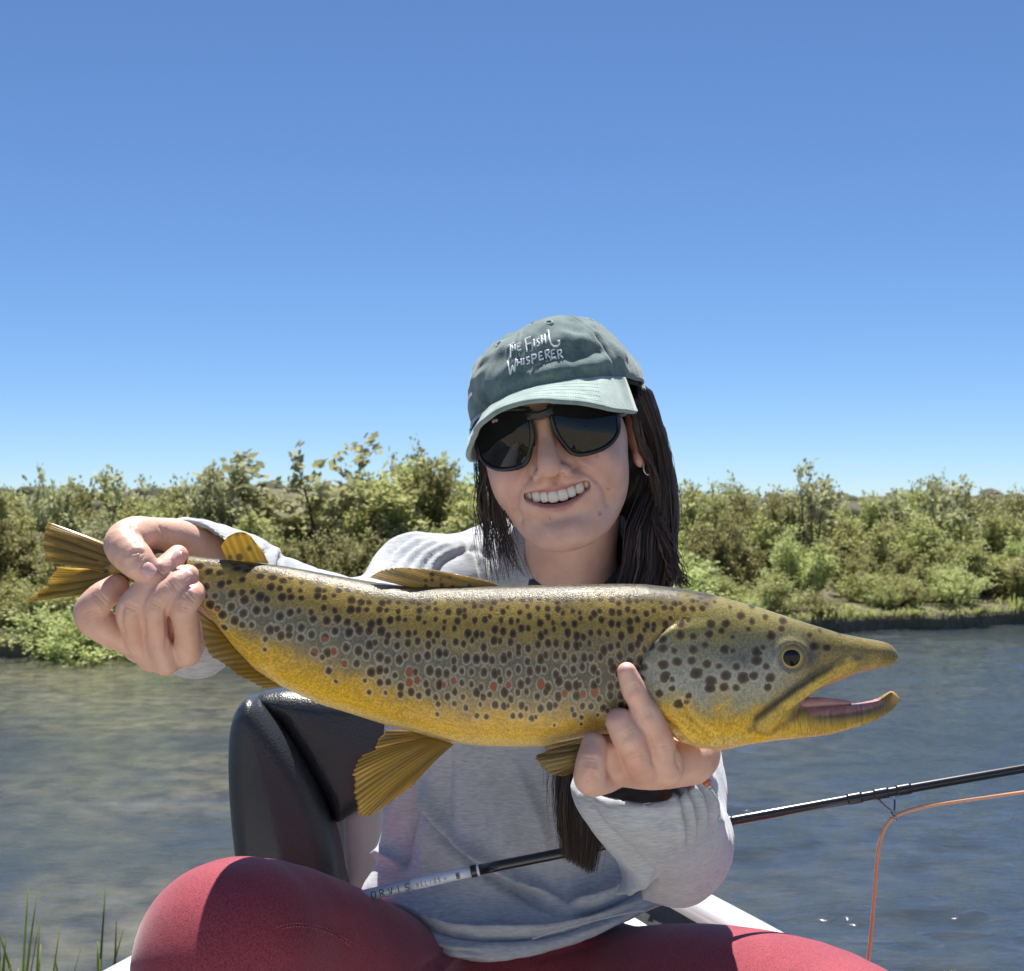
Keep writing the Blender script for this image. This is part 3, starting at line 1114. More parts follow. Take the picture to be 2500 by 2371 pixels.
        dark = mixc(nt, nd(nt, 'MapRange', i_0=e, i_1=-.05, i_2=-.28).outputs[0], (.085, .052, .026), (.020, .017, .016))
        if red:
            isred = mth(nt, 'GREATER_THAN', mth(nt, 'MULTIPLY', red_s, sx.outputs[2]), .80)
            dark = mixc(nt, isred, dark, (.30, .075, .030))
        return mixc(nt, mth(nt, 'MULTIPLY', mth(nt, 'MULTIPLY', sp_, on), .93), cc, dark)

    # lower edge of the spotted flank as a curve over the body's length, in pattern units
    uq = np.linspace(430, 1760, 24)
    lq = np.interp(uq, [430, 560, 700, 850, 1000, 1150, 1300, 1500, 1700], [1490, 1535, 1580, 1640, 1700, 1722, 1738, 1752, 1745])
    cq, aq, bq = (BOT(uq) + TOP(uq)) / 2, (BOT(uq) - TOP(uq)) / 2, HLF(uq)
    wq = bq * np.maximum(1 - (np.abs(lq - cq) / aq) ** PEX, 0) ** (1 / PEX)
    gq = (cq + np.arctan2((lq - cq) / aq, wq / bq) * (aq * .55 + bq * .42)) / 24.5
    Uq = np.interp(uq, grid_u, np.cumsum(1 / spg))

    def flank(px_, py_, sx):
        t = nd(nt, 'MapRange', i_0=px_, i_1=float(Uq[0]), i_2=float(Uq[-1])).outputs[0]
        lo, hi = gq.min(), gq.max()
        rp = nd(nt, 'ValToRGB')
        e = rp.color_ramp.elements
        while len(e) < 24: e.new(.5)
        for q_, x_, g_ in zip(e, (Uq - Uq[0]) / (Uq[-1] - Uq[0]), (gq - lo) / (hi - lo)):
            q_.position = x_
            q_.color = (g_, g_, g_, 1)
        nt.links.new(t, rp.inputs[0])
        thr = mth(nt, 'MULTIPLY_ADD', nd(nt, 'SeparateColor', i_0=rp.outputs[0]).outputs[0], float(hi - lo), float(lo))
        below = mth(nt, 'SUBTRACT', thr, py_)                      # > 0 above the lower edge
        jit = mth(nt, 'MULTIPLY_ADD', sx.outputs[1], 2.4, -1.3)
        return mth(nt, 'GREATER_THAN', below, jit), nd(nt, 'MapRange', i_0=below, i_1=-1.0, i_2=1.6, i_3=.62, i_4=1.0).outputs[0]

    def cheek(px_, py_, sx):
        u1, v1 = mth(nt, 'MULTIPLY', px_, 37.), mth(nt, 'MULTIPLY', py_, 34.)
        a1 = mth(nt, 'LESS_THAN', mth(nt, 'MULTIPLY_ADD', u1, .14, v1), mth(nt, 'MULTIPLY_ADD', sx.outputs[1], -26., 1726. + 224.))
        a2 = mth(nt, 'LESS_THAN', mth(nt, 'MULTIPLY_ADD', v1, .9, u1), mth(nt, 'MULTIPLY_ADD', sx.outputs[1], -60., 2070. + 1404.))
        dx, dy = mth(nt, 'SUBTRACT', u1, float(EYE[0])), mth(nt, 'SUBTRACT', v1, float(EYE[1]))
        a3 = mth(nt, 'GREATER_THAN', mth(nt, 'ADD', mth(nt, 'MULTIPLY', dx, dx), mth(nt, 'MULTIPLY', dy, dy)), 58. ** 2)
        a4 = mth(nt, 'LESS_THAN', mth(nt, 'MULTIPLY_ADD', u1, .66, v1), 1612. + 2030 * .66 - 34)      # clear of the jaw bone
        al = mth(nt, 'MULTIPLY', mth(nt, 'MULTIPLY', a1, a2), mth(nt, 'MULTIPLY', a3, a4))
        back = nd(nt, 'MapRange', i_0=v1, i_1=1500., i_2=1600., i_3=.68, i_4=1.0).outputs[0]
        return al, back

    inb = mth(nt, 'SUBTRACT', 1., A('headm').outputs['Fac'])
    col1 = spot_layer(suv, inb, flank, base, .225, .19, True, 0)
    col2 = spot_layer(huv, A('headm').outputs['Fac'], cheek, col1, .17, .24, False, 3)
    nt.links.new(col2, b.inputs['Base Color'])
    rn = nd(nt, 'TexNoise', i_Vector=suv, i_Scale=1.2, i_Detail=3.0)
    nt.links.new(nd(nt, 'MapRange', i_0=rn.outputs[0], i_3=.24, i_4=.44).outputs[0], b.inputs['Roughness'])
    b.inputs['Specular IOR Level'].default_value = .22
    b.inputs['Coat Weight'].default_value = .22
    b.inputs['Coat Roughness'].default_value = .035
    b.inputs['Subsurface Weight'].default_value = .06
    b.inputs['Subsurface Radius'].default_value = (.006, .004, .002)
    sc = nd(nt, 'TexVoronoi', i_Vector=suv, i_Scale=7.0)
    bump(nt, b, mth(nt, 'ADD', sc.outputs['Distance'], mth(nt, 'MULTIPLY', fine.outputs[0], .6)), .22, .0009)
    o.data.materials.append(m)

    # eyes
    me_, nte, be = M('trout_eye')
    ea = nd(nte, 'Attribute', attribute_name='er')
    ec = ramp(nte, ea.outputs['Fac'], [(.0, (.004, .005, .007)), (.56, (.004, .005, .007)), (.60, (.55, .38, .12)), (.68, (.34, .25, .10)), (.86, (.22, .19, .11)), (.93, (.06, .05, .035)), (1.0, (.03, .03, .03))])
    nte.links.new(ec, be.inputs['Base Color'])
    be.inputs['Roughness'].default_value = .14
    be.inputs['Specular IOR Level'].default_value = .3
    for sgn in (-1, 1):
        uu, vv = np.meshgrid(np.linspace(0, 2 * np.pi, 33)[:-1], np.linspace(0, np.pi / 2 * 1.05, 14), indexing='ij')
        R = 36.
        du, dv = R * np.sin(vv) * np.cos(uu), R * np.sin(vv) * np.sin(uu) * .97
        cu, cv = EYE[0] + du, EYE[1] + dv
        aa, cc_, bb = (BOT(EYE[0]) - TOP(EYE[0])) / 2, (BOT(EYE[0]) + TOP(EYE[0])) / 2, HLF(EYE[0])
        ws_ = bb * (1 - (abs(EYE[1] - cc_) / aa) ** PEX) ** (1 / PEX)
        ww = sgn * (ws_ - 10 + 15 * np.cos(vv))
        P = FW(cu, ww, cv)
        eo = obj('eye', P.reshape(-1, 3), gridf(32, 14, True), me_, root)
        fattr(eo, 'er', np.sin(vv).ravel() * (1 + .02 * np.sin(3 * uu).ravel()))
    # tongue
    ft = SDF((1930, -40, 1660), (2120, 40, 1750), 4.0)
    ft.chain([(1940, 0, 1722, 20), (2000, 0, 1716, 17), (2050, 0, 1716, 11), (2074, 0, 1717, 7)], n=14, flat=((0, 0, 1), 1.1))
    tv, tf = ft.mesh(2)
    obj('tongue', FW(tv[:, 0], tv[:, 1], tv[:, 2]), tf, plain('trout_tongue', (.50, .27, .23), .25, .5, scale=200, coat=.5), root)

    # fins: rays fan from a base line to an edge line, given as (u, w, v)
    mf, ntf, bf = M('trout_fin')
    ra = nd(ntf, 'Attribute', attribute_name='ray')
    fc = nd(ntf, 'Attribute', attribute_name='fincol')
    wv = mth(ntf, 'SINE', mth(ntf, 'MULTIPLY', ra.outputs['Fac'], 6.2832))
    stripe = nd(ntf, 'MapRange', i_0=wv, i_1=-.8, i_2=1., i_3=.74, i_4=1.15).outputs[0]
    cmul = nd(ntf, 'VectorMath', operation='SCALE')
    ntf.links.new(fc.outputs['Color'], cmul.inputs[0])
    ntf.links.new(stripe, cmul.inputs['Scale'])
    spf = nd(ntf, 'Attribute', attribute_name='fuv')
    vof = nd(ntf, 'TexVoronoi', i_Vector=spf.outputs['Vector'], i_Scale=1.0, i_Randomness=.8)
    fsp = nd(ntf, 'Attribute', attribute_name='fspot')
    fm = mth(ntf, 'MULTIPLY', nd(ntf, 'MapRange', i_0=vof.outputs['Distance'], i_1=.36, i_2=.22).outputs[0], fsp.outputs['Fac'])
    fcol = mixc(ntf, fm, cmul.outputs[0], (.035, .026, .015))
    ntf.links.new(fcol, bf.inputs['Base Color'])
    bf.inputs['Roughness'].default_value = .28
    bf.inputs['Coat Weight'].default_value = .3
    bump(ntf, bf, wv, .3, .0004)
    tr = nd(ntf, 'BsdfTranslucent', i_Color=fcol)
    mx = nd(ntf, 'MixShader', i_0=.42)
    ntf.links.new(bf.outputs[0], mx.inputs[1])
    ntf.links.new(tr.outputs[0], mx.inputs[2])
    thin = mth(ntf, 'MULTIPLY', nd(ntf, 'MapRange', i_0=nd(ntf, 'Attribute', attribute_name='out').outputs['Fac'], i_1=.35, i_2=1.0, i_3=.04, i_4=.42).outputs[0],
               nd(ntf, 'MapRange', i_0=wv, i_1=-1., i_2=.6, i_3=1.0, i_4=.35).outputs[0])
    mx2 = nd(ntf, 'MixShader', i_0=thin)
    tp = nd(ntf, 'BsdfTransparent')
    ntf.links.new(mx.outputs[0], mx2.inputs[1])
    ntf.links.new(tp.outputs[0], mx2.inputs[2])
    ntf.links.new(mx2.outputs[0], ntf.nodes['Material Output'].inputs[0])

    def fin(name, base, edge, rays, cb, ce, spot=0., spacing=26, rag=4., wave=4., th=(7, 1.6), bow=None, nu=None, nv=22):
        nu = nu or rays * 5
        B, E = crom(base, nu), crom(edge, nu)
        s = np.linspace(0, 1, nv)[None, :, None]
        r = np.random.default_rng(len(name) * 7 + rays)
        ru = np.linspace(0, rays, nu)
        cut = (1 - .5 * (np.cos(2 * np.pi * ru) + 1) * 0 - 0) + 0 * ru
        jag = np.interp(ru, np.arange(rays + 1), r.uniform(-1, .4, rays + 1)) - .5 * (1 - np.cos(2 * np.pi * ru)) * .6
        L = np.linalg.norm(E - B, axis=1)
        E = E + (E - B) / L[:, None] * (jag * rag)[:, None]
        G = B[:, None, :] * (1 - s) + E[:, None, :] * s
        if bow is not None:
            G = G + np.asarray(bow, float) * (4 * s * (1 - s))
        G[:, :, 1] += wave * np.sin(2 * np.pi * ru)[:, None] * s[..., 0] * .5 + wave * 1.3 * np.sin(ru * 1.1 + 1)[:, None] * s[..., 0]
        P = FW(G[..., 0], G[..., 1], G[..., 2])
        T = (th[0] * (1 - s[..., 0]) + th[1] * s[..., 0]) * FS * np.ones((nu, 1))
        v, q_ = slab(P, T)
        o = obj(name, v, q_, mf, root)
        ss = np.broadcast_to(s[..., 0], (nu, nv)).ravel()
        rr_ = np.repeat(ru, nv) + .10 * vnoise(np.stack([np.repeat(ru, nv) * 1.3, ss * 5, 0 * ss], 1))
        fattr(o, 'ray', np.tile(rr_, 2))
        cl = np.array(cb)[None] * (1 - ss[:, None]) + np.array(ce)[None] * ss[:, None]
        cattr(o, 'fincol', np.tile(cl, (2, 1)))
        vattr(o, 'fuv', np.tile(np.stack([G[..., 0].ravel() / spacing, G[..., 2].ravel() / spacing, 0 * ss], 1), (2, 1)))
        fattr(o, 'fspot', np.full(len(v), spot))
        fattr(o, 'out', np.tile(ss * (0. if 'adipose' in name else 1.), 2))
        return o

    amb, ylw, pale = (.24, .135, .022), (.55, .36, .03), (.46, .38, .17)
    fin('dorsal_fin', [(1030, 0, 1442), (1110, 0, 1440), (1180, 0, 1436), (1218, 0, 1432)], [(902, -26, 1408), (955, -20, 1386), (1060, -12, 1392), (1200, -4, 1420)], 18, (.30, .22, .08), (.52, .36, .08), .85, 21, 3, 3)
    fin('adipose_fin', [(548, 0, 1368), (585, 0, 1372), (630, 0, 1374), (650, 0, 1376)], [(533, -8, 1334), (556, -10, 1308), (597, -8, 1302), (640, -4, 1352)], 6, (.62, .42, .035), (.70, .47, .04), .8, 30, 0, 1, th=(16, 9))
    fin('tail_fin', [(300, 0, 1360), (296, 0, 1385), (296, 0, 1398)], [(92, -4, 1276), (80, -6, 1318), (86, -4, 1372)], 20, (.30, .20, .05), (.62, .44, .13), 0, 30, 5, 4, th=(26, 3))
    fin('tail_fin', [(296, 0, 1392), (296, 0, 1404), (300, 0, 1418)], [(112, 4, 1388), (78, 6, 1440), (34, 4, 1472)], 16, (.34, .22, .05), (.70, .48, .08), 0, 30, 4, 4, th=(26, 3), bow=(0, 0, 6))
    fin('anal_fin', [(690, -8, 1676), (620, -14, 1636), (560, -14, 1574), (520, -12, 1528)], [(640, -34, 1680), (570, -46, 1636), (508, -50, 1585), (484, -46, 1488)], 14, (.42, .26, .035), (.50, .34, .07), 0, 30, 3, 4)
    fin('pelvic_fin', [(1040, -40, 1796), (1070, -44, 1800), (1098, -44, 1806), (1108, -40, 1812)], [(886, -96, 1832), (870, -110, 1880), (876, -112, 1945), (904, -104, 1974), (1010, -80, 1906)], 18, (.48, .28, .03), (.66, .43, .07), 0, 30, 9, 3, bow=(0, -10, -6))
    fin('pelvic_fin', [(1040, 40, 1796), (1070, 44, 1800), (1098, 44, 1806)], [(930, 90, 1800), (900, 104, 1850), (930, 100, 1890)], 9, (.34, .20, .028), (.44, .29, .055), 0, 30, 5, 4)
    fin('pectoral_fin', [(1560, -78, 1770), (1556, -74, 1786), (1548, -66, 1800)], [(1372, -90, 1806), (1318, -94, 1822), (1308, -96, 1838), (1352, -96, 1876), (1420, -88, 1858)], 17, (.22, .15, .045), (.40, .28, .07), 0, 30, 4, 4, bow=(0, -4, 4))
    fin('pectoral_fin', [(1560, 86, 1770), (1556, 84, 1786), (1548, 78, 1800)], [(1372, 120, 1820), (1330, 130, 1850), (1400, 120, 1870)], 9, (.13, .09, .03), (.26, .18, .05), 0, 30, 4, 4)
    return root


make_fish()
# ------------------------------------------------------------------ the angler: frame of the head
def rot(ax, deg):
    return np.array(Matrix.Rotation(math.radians(deg), 3, ax))


HR = rot('Z', -9) @ rot('Y', -11) @ rot('X', 4)
HO = np.array(W(1328, 1043, 1.27)) - HR @ np.array((0, -.090, .004))


def HL(p):
    """head-local to world"""
    return np.asarray(p, float) @ HR.T + HO


def HLi(p):
    return (np.asarray(p, float) - HO) @ HR


def PX(p):
    """world points to photograph pixels"""
    p = np.asarray(p, float)
    return np.stack([CX + p[..., 0] / p[..., 1] * FPX, HY - (p[..., 2] - CAMH) / p[..., 1] * FPX], -1)


def wp(rows):
    """rows (px, py, depth, r) to (x, y, z, r)"""
    return [(*W(a, b, c), r) for a, b, c, r in rows]


def disp2(v, lines, n=None, face=None, power=2):
    """authored folds: polylines in the plane of the picture raise or sink the surface along its normal"""
    p = PX(v)
    d = np.zeros(len(v))
    for line, sig, amp in lines:
        l = crom(line, 12) if len(line) > 2 else np.asarray(line, float)
        lo, hi = l.min(0) - 4 * sig, l.max(0) + 4 * sig
        m = ((p > lo) & (p < hi)).all(1)
        if face is not None:
            m &= face
        q = p[m]
        best = np.full(len(q), 1e9)
        tt = np.zeros(len(q))
        for i, (a, b) in enumerate(zip(l[:-1], l[1:])):
            L = ((b - a) ** 2).sum() + 1e-9
            t = np.clip(((q - a) @ (b - a)) / L, 0, 1)
            e = np.hypot(*(q - a - t[:, None] * (b - a)).T)
            w = e < best
            best[w] = e[w]
            tt[w] = (i + t[w]) / (len(l) - 1)
        d[m] += amp * np.exp(-(best / sig) ** power) * np.clip(np.minimum(tt, 1 - tt) * 5 + .15, 0, 1)
    return d


# ------------------------------------------------------------------ materials
def skin_mat():
    m, nt, b = M('skin')
    c = nd(nt, 'Attribute', attribute_name='tint')
    g = nd(nt, 'NewGeometry')
    n1 = nd(nt, 'TexNoise', i_Vector=g.outputs['Position'], i_Scale=55.0, i_Detail=4.0)
    n2 = nd(nt, 'TexNoise', i_Vector=g.outputs['Position'], i_Scale=900.0, i_Detail=2.0)
    col = mixc(nt, .5, c.outputs['Color'], mixc(nt, 1.0, c.outputs['Color'], ramp(nt, n1.outputs[0], [(.3, (.80, .66, .63)), (.7, (1.16, 1.14, 1.12))]), 'MULTIPLY'))
    nt.links.new(col, b.inputs['Base Color'])
    b.inputs['Roughness'].default_value = .46
    b.inputs['Specular IOR Level'].default_value = .62
    b.inputs['Subsurface Weight'].default_value = .18
    b.inputs['Subsurface Radius'].default_value = (.010, .004, .002)
    b.inputs['Subsurface Scale'].default_value = 1.0
    bump(nt, b, mth(nt, 'ADD', n2.outputs[0], mth(nt, 'MULTIPLY', nd(nt, 'TexNoise', i_Vector=g.outputs['Position'], i_Scale=260.0, i_Detail=3.0).outputs[0], 1.6)), .28, .0009)
    return m


def cloth_mat(name, lo, hi, streak=(1, 1, 1), scale=300, rough=.9, bs=.3, weave=0, sheen=.3):
    m, nt, b = M(name)
    g = nd(nt, 'NewGeometry')
    mp = nd(nt, 'Mapping', i_Vector=g.outputs['Position'], i_Scale=streak)
    n1 = nd(nt, 'TexNoise', i_Vector=mp.outputs[0], i_Scale=scale, i_Detail=3.0, i_Distortion=.6)
    n2 = nd(nt, 'TexNoise', i_Vector=g.outputs['Position'], i_Scale=18.0, i_Detail=3.0)
    f = mth(nt, 'MULTIPLY_ADD', n2.outputs[0], .25, mth(nt, 'MULTIPLY', n1.outputs[0], .85))
    nt.links.new(ramp(nt, f, [(.38, lo), (.68, hi)]), b.inputs['Base Color'])
    b.inputs['Roughness'].default_value = rough
    b.inputs['Specular IOR Level'].default_value = .25
    b.inputs['Sheen Weight'].default_value = sheen
    b.inputs['Sheen Roughness'].default_value = .4
    n3 = nd(nt, 'TexNoise', i_Vector=g.outputs['Position'], i_Scale=1300.0, i_Detail=2.0)
    bump(nt, b, mth(nt, 'ADD', n1.outputs[0], n3.outputs[0]), bs, .0008)
    return m


SKIN = skin_mat()
SHIRT = cloth_mat('heather_jersey', (.35, .37, .395), (.52, .54, .565), (.22, .22, 1.5), 520, .92, .16)
LEG = cloth_mat('red_legging', (.19, .031, .045), (.39, .070, .092), (1, 1, 1), 700, .85, .35, sheen=.3)
NAVY = cloth_mat('navy_rib', (.035, .045, .07), (.07, .085, .12), (1, 1, 1), 400, .9, .4)
SKC = np.array((.70, .445, .335))
PINK = np.array((.66, .30, .26))

person = empty('person', W(1250, 2700, 1.4))
tag(person, 'smiling woman in grey shirt and red leggings holding the trout with both hands', 'person')


# ------------------------------------------------------------------ head and neck
def build_head():
    f = SDF((-.10, -.125, -.215), (.10, .125, .115), .0021)
    f.ell((0, .012, .022), (.070, .088, .072))
    f.ell((0, -.028, -.016), (.0635, .060, .078), k=.02)
    f.ell((0, -.048, -.058), (.047, .040, .054), k=.02)
    # jaw
    f.chain([(-.050, .004, -.052, .013), (-.040, -.030, -.080, .0140), (-.019, -.066, -.0970, .0155), (0, -.0765, -.0990, .0165), (.019, -.066, -.0970, .0155), (.040, -.030, -.080, .0140), (.050, .004, -.052, .013)], k=.022, n=22)
    f.ell((0, -.083, -.098), (.014, .012, .0125), k=.015)
    for s in (-1, 1):
        f.ell((s * .040, -.067, -.036), (.0215, .020, .0195), k=.016)      # smiling cheeks
        f.ell((s * .030, -.078, .018), (.024, .014, .010), k=.016)         # brow
        f.ell((s * .055, -.030, -.018), (.014, .03, .018), k=.02)
        f.ell((s * .0455, -.040, -.050), (.019, .030, .023), k=.02)          # cheekbone
        f.ell((s * .031, -.089, -.002), (.014, .010, .010), k=.012, mode='sub')
        # ear
        f.ell((s * .0775, .008, -.020), (.0075, .017, .029), k=.006, R=rot('Z', s * 18))
        f.ell((s * .0775, .000, -.044), (.006, .009, .010), k=.005)
        f.ell((s * .0865, .004, -.016), (.006, .009, .016), k=.004, mode='sub')
    # nose
    f.chain([(0, -.086, .012, .008), (0, -.096, -.010, .0078), (0, -.109, -.027, .0100), (0, -.1110, -.0330, .0112)], k=.009, n=12)
    for s in (-1, 1):
        f.ell((s * .0135, -.0985, -.0405), (.0078, .0105, .0075), k=.0055)
        f.ell((s * .0082, -.1055, -.0450), (.0046, .0068, .0040), k=.002, mode='sub', R=rot('Z', s * -25))
    # lips round the open smile, then the opening
    cz = lambda x, z0: z0 + x * x * 7.5
    ux = np.linspace(-.0420, .0420, 13)
    yy = lambda x: -.0905 + x * x * 12.5
    up = [(x, yy(x) - .0015, cz(x, -.0548) + (.0012 * math.cos(x * 260) if abs(x) < .012 else 0), .0048 - .0024 * (abs(x) / .0405) ** 2) for x in ux]
    lowr = [(x, yy(x) + .0005, -.0722 + x * x * 12.5, .0060 - .0036 * (abs(x) / .0405) ** 1.5) for x in ux]
    f.ell((0, -.078, -.062), (.040, .016, .022), k=.012)
    f.chain(up, k=.005)
    f.chain(lowr, k=.005)
    op = [(x, yy(x) - .004, cz(x, -.0640) + .0005, .0068 * (1 - (abs(x) / .0405) ** 2.6) + .0008) for x in np.linspace(-.0400, .0400, 13)]
    f.chain(op, k=.002, mode='sub')
    op2 = [(x, yy(x) + .010, cz(x, -.0642), .0080 * (1 - (abs(x) / .0405) ** 2.6) + .0008) for x in np.linspace(-.0375, .0375, 13)]
    f.chain(op2, k=.001, mode='sub')
    # neck, down to the shirt
    nb = HLi(np.array(W(1388, 1500, 1.43)))
    nt_ = np.array((0.004, .020, -.060))
    f.chain([(*nt_, .050), (*(nt_ * .5 + nb * .5), .0485), (*nb, .056)], k=.02, n=10)
    v, q = f.mesh(2)
    n = normals(v, q)
    x, y, z = v.T
    front = (n[:, 1] < .2) & (y < -.03)
    # folds of the smile and small modelling
    d = np.zeros(len(v))

    def crease(line, sig, amp):
        l = crom(line, 14)
        dd = seg_d(np.abs(x), z, [tuple(t) for t in l])
        return amp * np.exp(-(dd / sig) ** 2)
    d += crease([(.0185, -.034), (.028, -.043), (.0385, -.054), (.0440, -.066), (.043, -.080)], .0028, -.0027)
    d += crease([(.0235, -.032), (.034, -.041), (.046, -.054), (.050, -.066)], .0048, .0014)
    d += crease([(.0205, -.028), (.0230, -.036), (.0200, -.0425)], .0020, -.0018)
    d += crease([(.0385, -.0455), (.0405, -.053)], .0026, -.0012)
    d += crease([(0, -.084), (.013, -.0835), (.022, -.081)], .005, -.0016)
    d += crease([(.0035, -.047), (.0035, -.0525)], .0015, .0005) - .0006 * np.exp(-((x / .0018) ** 2 + ((z + .049) / .004) ** 2))
    v = v + n * (d * front)[:, None]
    # pigment
    lipd = np.full(len(v), 1e9)
    for ch, grow in ((up, 1.0), (lowr, 1.0)):
        c = np.array(ch)
        for p in crom(c, 40):
            lipd = np.minimum(lipd, np.linalg.norm(v - p[:3], axis=1) - p[3])
    lip = sstep(.0016, .0002, lipd) * (y < -.06)
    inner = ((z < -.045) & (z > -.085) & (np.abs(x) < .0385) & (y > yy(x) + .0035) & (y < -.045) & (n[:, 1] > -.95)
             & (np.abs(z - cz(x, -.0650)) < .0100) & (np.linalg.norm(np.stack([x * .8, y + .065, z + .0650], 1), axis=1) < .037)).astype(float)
    flush = np.exp(-(((np.abs(x) - .042) / .02) ** 2 + ((z + .040) / .02) ** 2)) * .65 + np.exp(-((x / .015) ** 2 + ((z + .034) / .012) ** 2)) * .3
    flush = np.clip(flush, 0, 1) * (y < 0)
    col = SKC * (1 - flush[:, None]) + np.array((.70, .375, .30)) * flush[:, None]
    col = col * (1 - .8 * lip[:, None]) + np.array((.47, .19, .175)) * .8 * lip[:, None]
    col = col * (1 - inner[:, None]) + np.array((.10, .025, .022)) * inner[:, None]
    for mx, mz, mr in ((.043, -.0325, .0013), (.0345, -.0875, .0016), (.047, -.066, .0009), (-.012, -.082, .0008)):       # moles
        mk = np.exp(-(((x - mx) / mr) ** 2 + ((z - mz) / mr) ** 2))[:, None] * .75 * (y < 0)[:, None]
        col = col * (1 - mk) + np.array((.16, .08, .06)) * mk
    return (HL(v), q, col), yy, cz


# ------------------------------------------------------------------ hands
def joint_creases(dig, at):
    """short creases across the joints: at = {digit: (row numbers)}"""
    out = []
    for kx, idx in at.items():
        rows = np.array(dig[kx], float)
        for i in idx:
            d = unit(np.append((rows[min(i + 1, len(rows) - 1)] - rows[i - 1])[:2], 0))[:2]
            nrm_ = np.array([-d[1], d[0]])
            rp = rows[i, 3] / rows[i, 2] * FPX
            for o, a in ((-10, -.0007), (-2, -.0013), (7, -.0009)):
                c = rows[i, :2] + d * o
                out.append(([tuple(c - nrm_ * rp * .62), tuple(c + d * 2), tuple(c + nrm_ * rp * .62)], 3.2, a))
    return out


def hand_tail():
    """her right hand, closed round the wrist of the tail, thumb over the top"""
    P = []
    f = SDF(np.minimum(W(185, 1660, .90), W(185, 1660, 1.06)) - np.array([.01, 0, .01]), np.array(W(560, 1250, 1.07)) + .012, .0012)
    f.chain(wp([(520, 1425, 1.06, .027), (470, 1440, 1.02, .027), (430, 1520, .996, .025), (405, 1580, .988, .016)]), n=12)
    f.chain(wp([(345, 1580, .985, .0110), (400, 1596, .985, .0120), (455, 1580, .987, .0115)]), k=.012)
    f.chain(wp([(400, 1500, 1.005, .022), (335, 1550, .992, .014)]), k=.014)
    dig = {
        'middle': [(369, 1606, .970, .0104), (340, 1575, .962, .0086), (322, 1535, .950, .0083), (318, 1486, .939, .0099), (352, 1440, .938, .0082), (394, 1398, .943, .0090), (434, 1356, .955, .0076)],
        'ring': [(404, 1614, .969, .0106), (388, 1575, .960, .0088), (379, 1535, .951, .0084), (381, 1478, .938, .0100), (425, 1430, .938, .0084), (458, 1407, .947, .0084)],
        'pinky': [(456, 1594, .971, .0105), (458, 1560, .961, .0094), (454, 1520, .951, .0094), (447, 1482, .940, .0098), (464, 1460, .939, .0086), (476, 1446, .946, .0080)],
        'index': [(330, 1565, .974, .0110), (270, 1540, .964, .0120), (222, 1502, .953, .0122), (244, 1462, .950, .0108), (284, 1434, .957, .0094)],
        'thumb': [(515, 1368, 1.04, .022), (466, 1328, 1.012, .0150), (418, 1307, .992, .0124), (370, 1302, .976, .0116), (328, 1306, .962, .0134), (303, 1330, .948, .0142), (330, 1366, .938, .0128), (356, 1392, .938, .0100)],
    }
    f.chain(wp(dig['thumb'][:3]), k=.016, n=8)
    for kx, rows in dig.items():
        f.chain(wp(rows), k=.0018, n=22)
    v, q = f.mesh(2)
    n = normals(v, q)
    fc = n[:, 1] < .35
    folds = [([(330, 1296), (350, 1310), (362, 1330)], 5, -.0007), ([(318, 1352), (338, 1345), (352, 1350)], 4, -.0012), ([(306, 1360), (322, 1350), (330, 1338)], 4, -.0008),
             ([(388, 1282), (398, 1300), (404, 1320)], 4, -.0010), ([(400, 1285), (412, 1305), (418, 1325)], 4, -.0008),
             ([(378, 1385), (392, 1398), (404, 1404)], 5, -.0007), ([(384, 1392), (397, 1386)], 4, -.0005),
             ([(318, 1500), (338, 1492), (352, 1480)], 9, .0008), ([(404, 1480), (408, 1540), (405, 1585)], 4, -.0016), ([(350, 1500), (356, 1560)], 5, -.0012),
             ([(300, 1470), (296, 1520), (308, 1560)], 5, -.0016)]
    folds += joint_creases(dig, {'middle': (3, 5), 'ring': (3, 4), 'pinky': (3, 4), 'index': (2, 3), 'thumb': (4, 6)})
    v = v + n * disp2(v, folds, face=fc)[:, None]
    p = PX(v)
    warm = np.zeros(len(v))
    for cx, cy, s, a in ((365, 1390, 22, .8), (440, 1350, 20, .5), (462, 1425, 18, .6), (480, 1440, 14, .3), (212, 1500, 26, .35), (335, 1560, 40, .2)):
        warm += a * np.exp(-(((p[:, 0] - cx) / s) ** 2 + ((p[:, 1] - cy) / s) ** 2)) * fc
    warm = np.clip(warm, 0, 1)[:, None]
    return v, q, SKC * (1 - warm) + PINK * warm


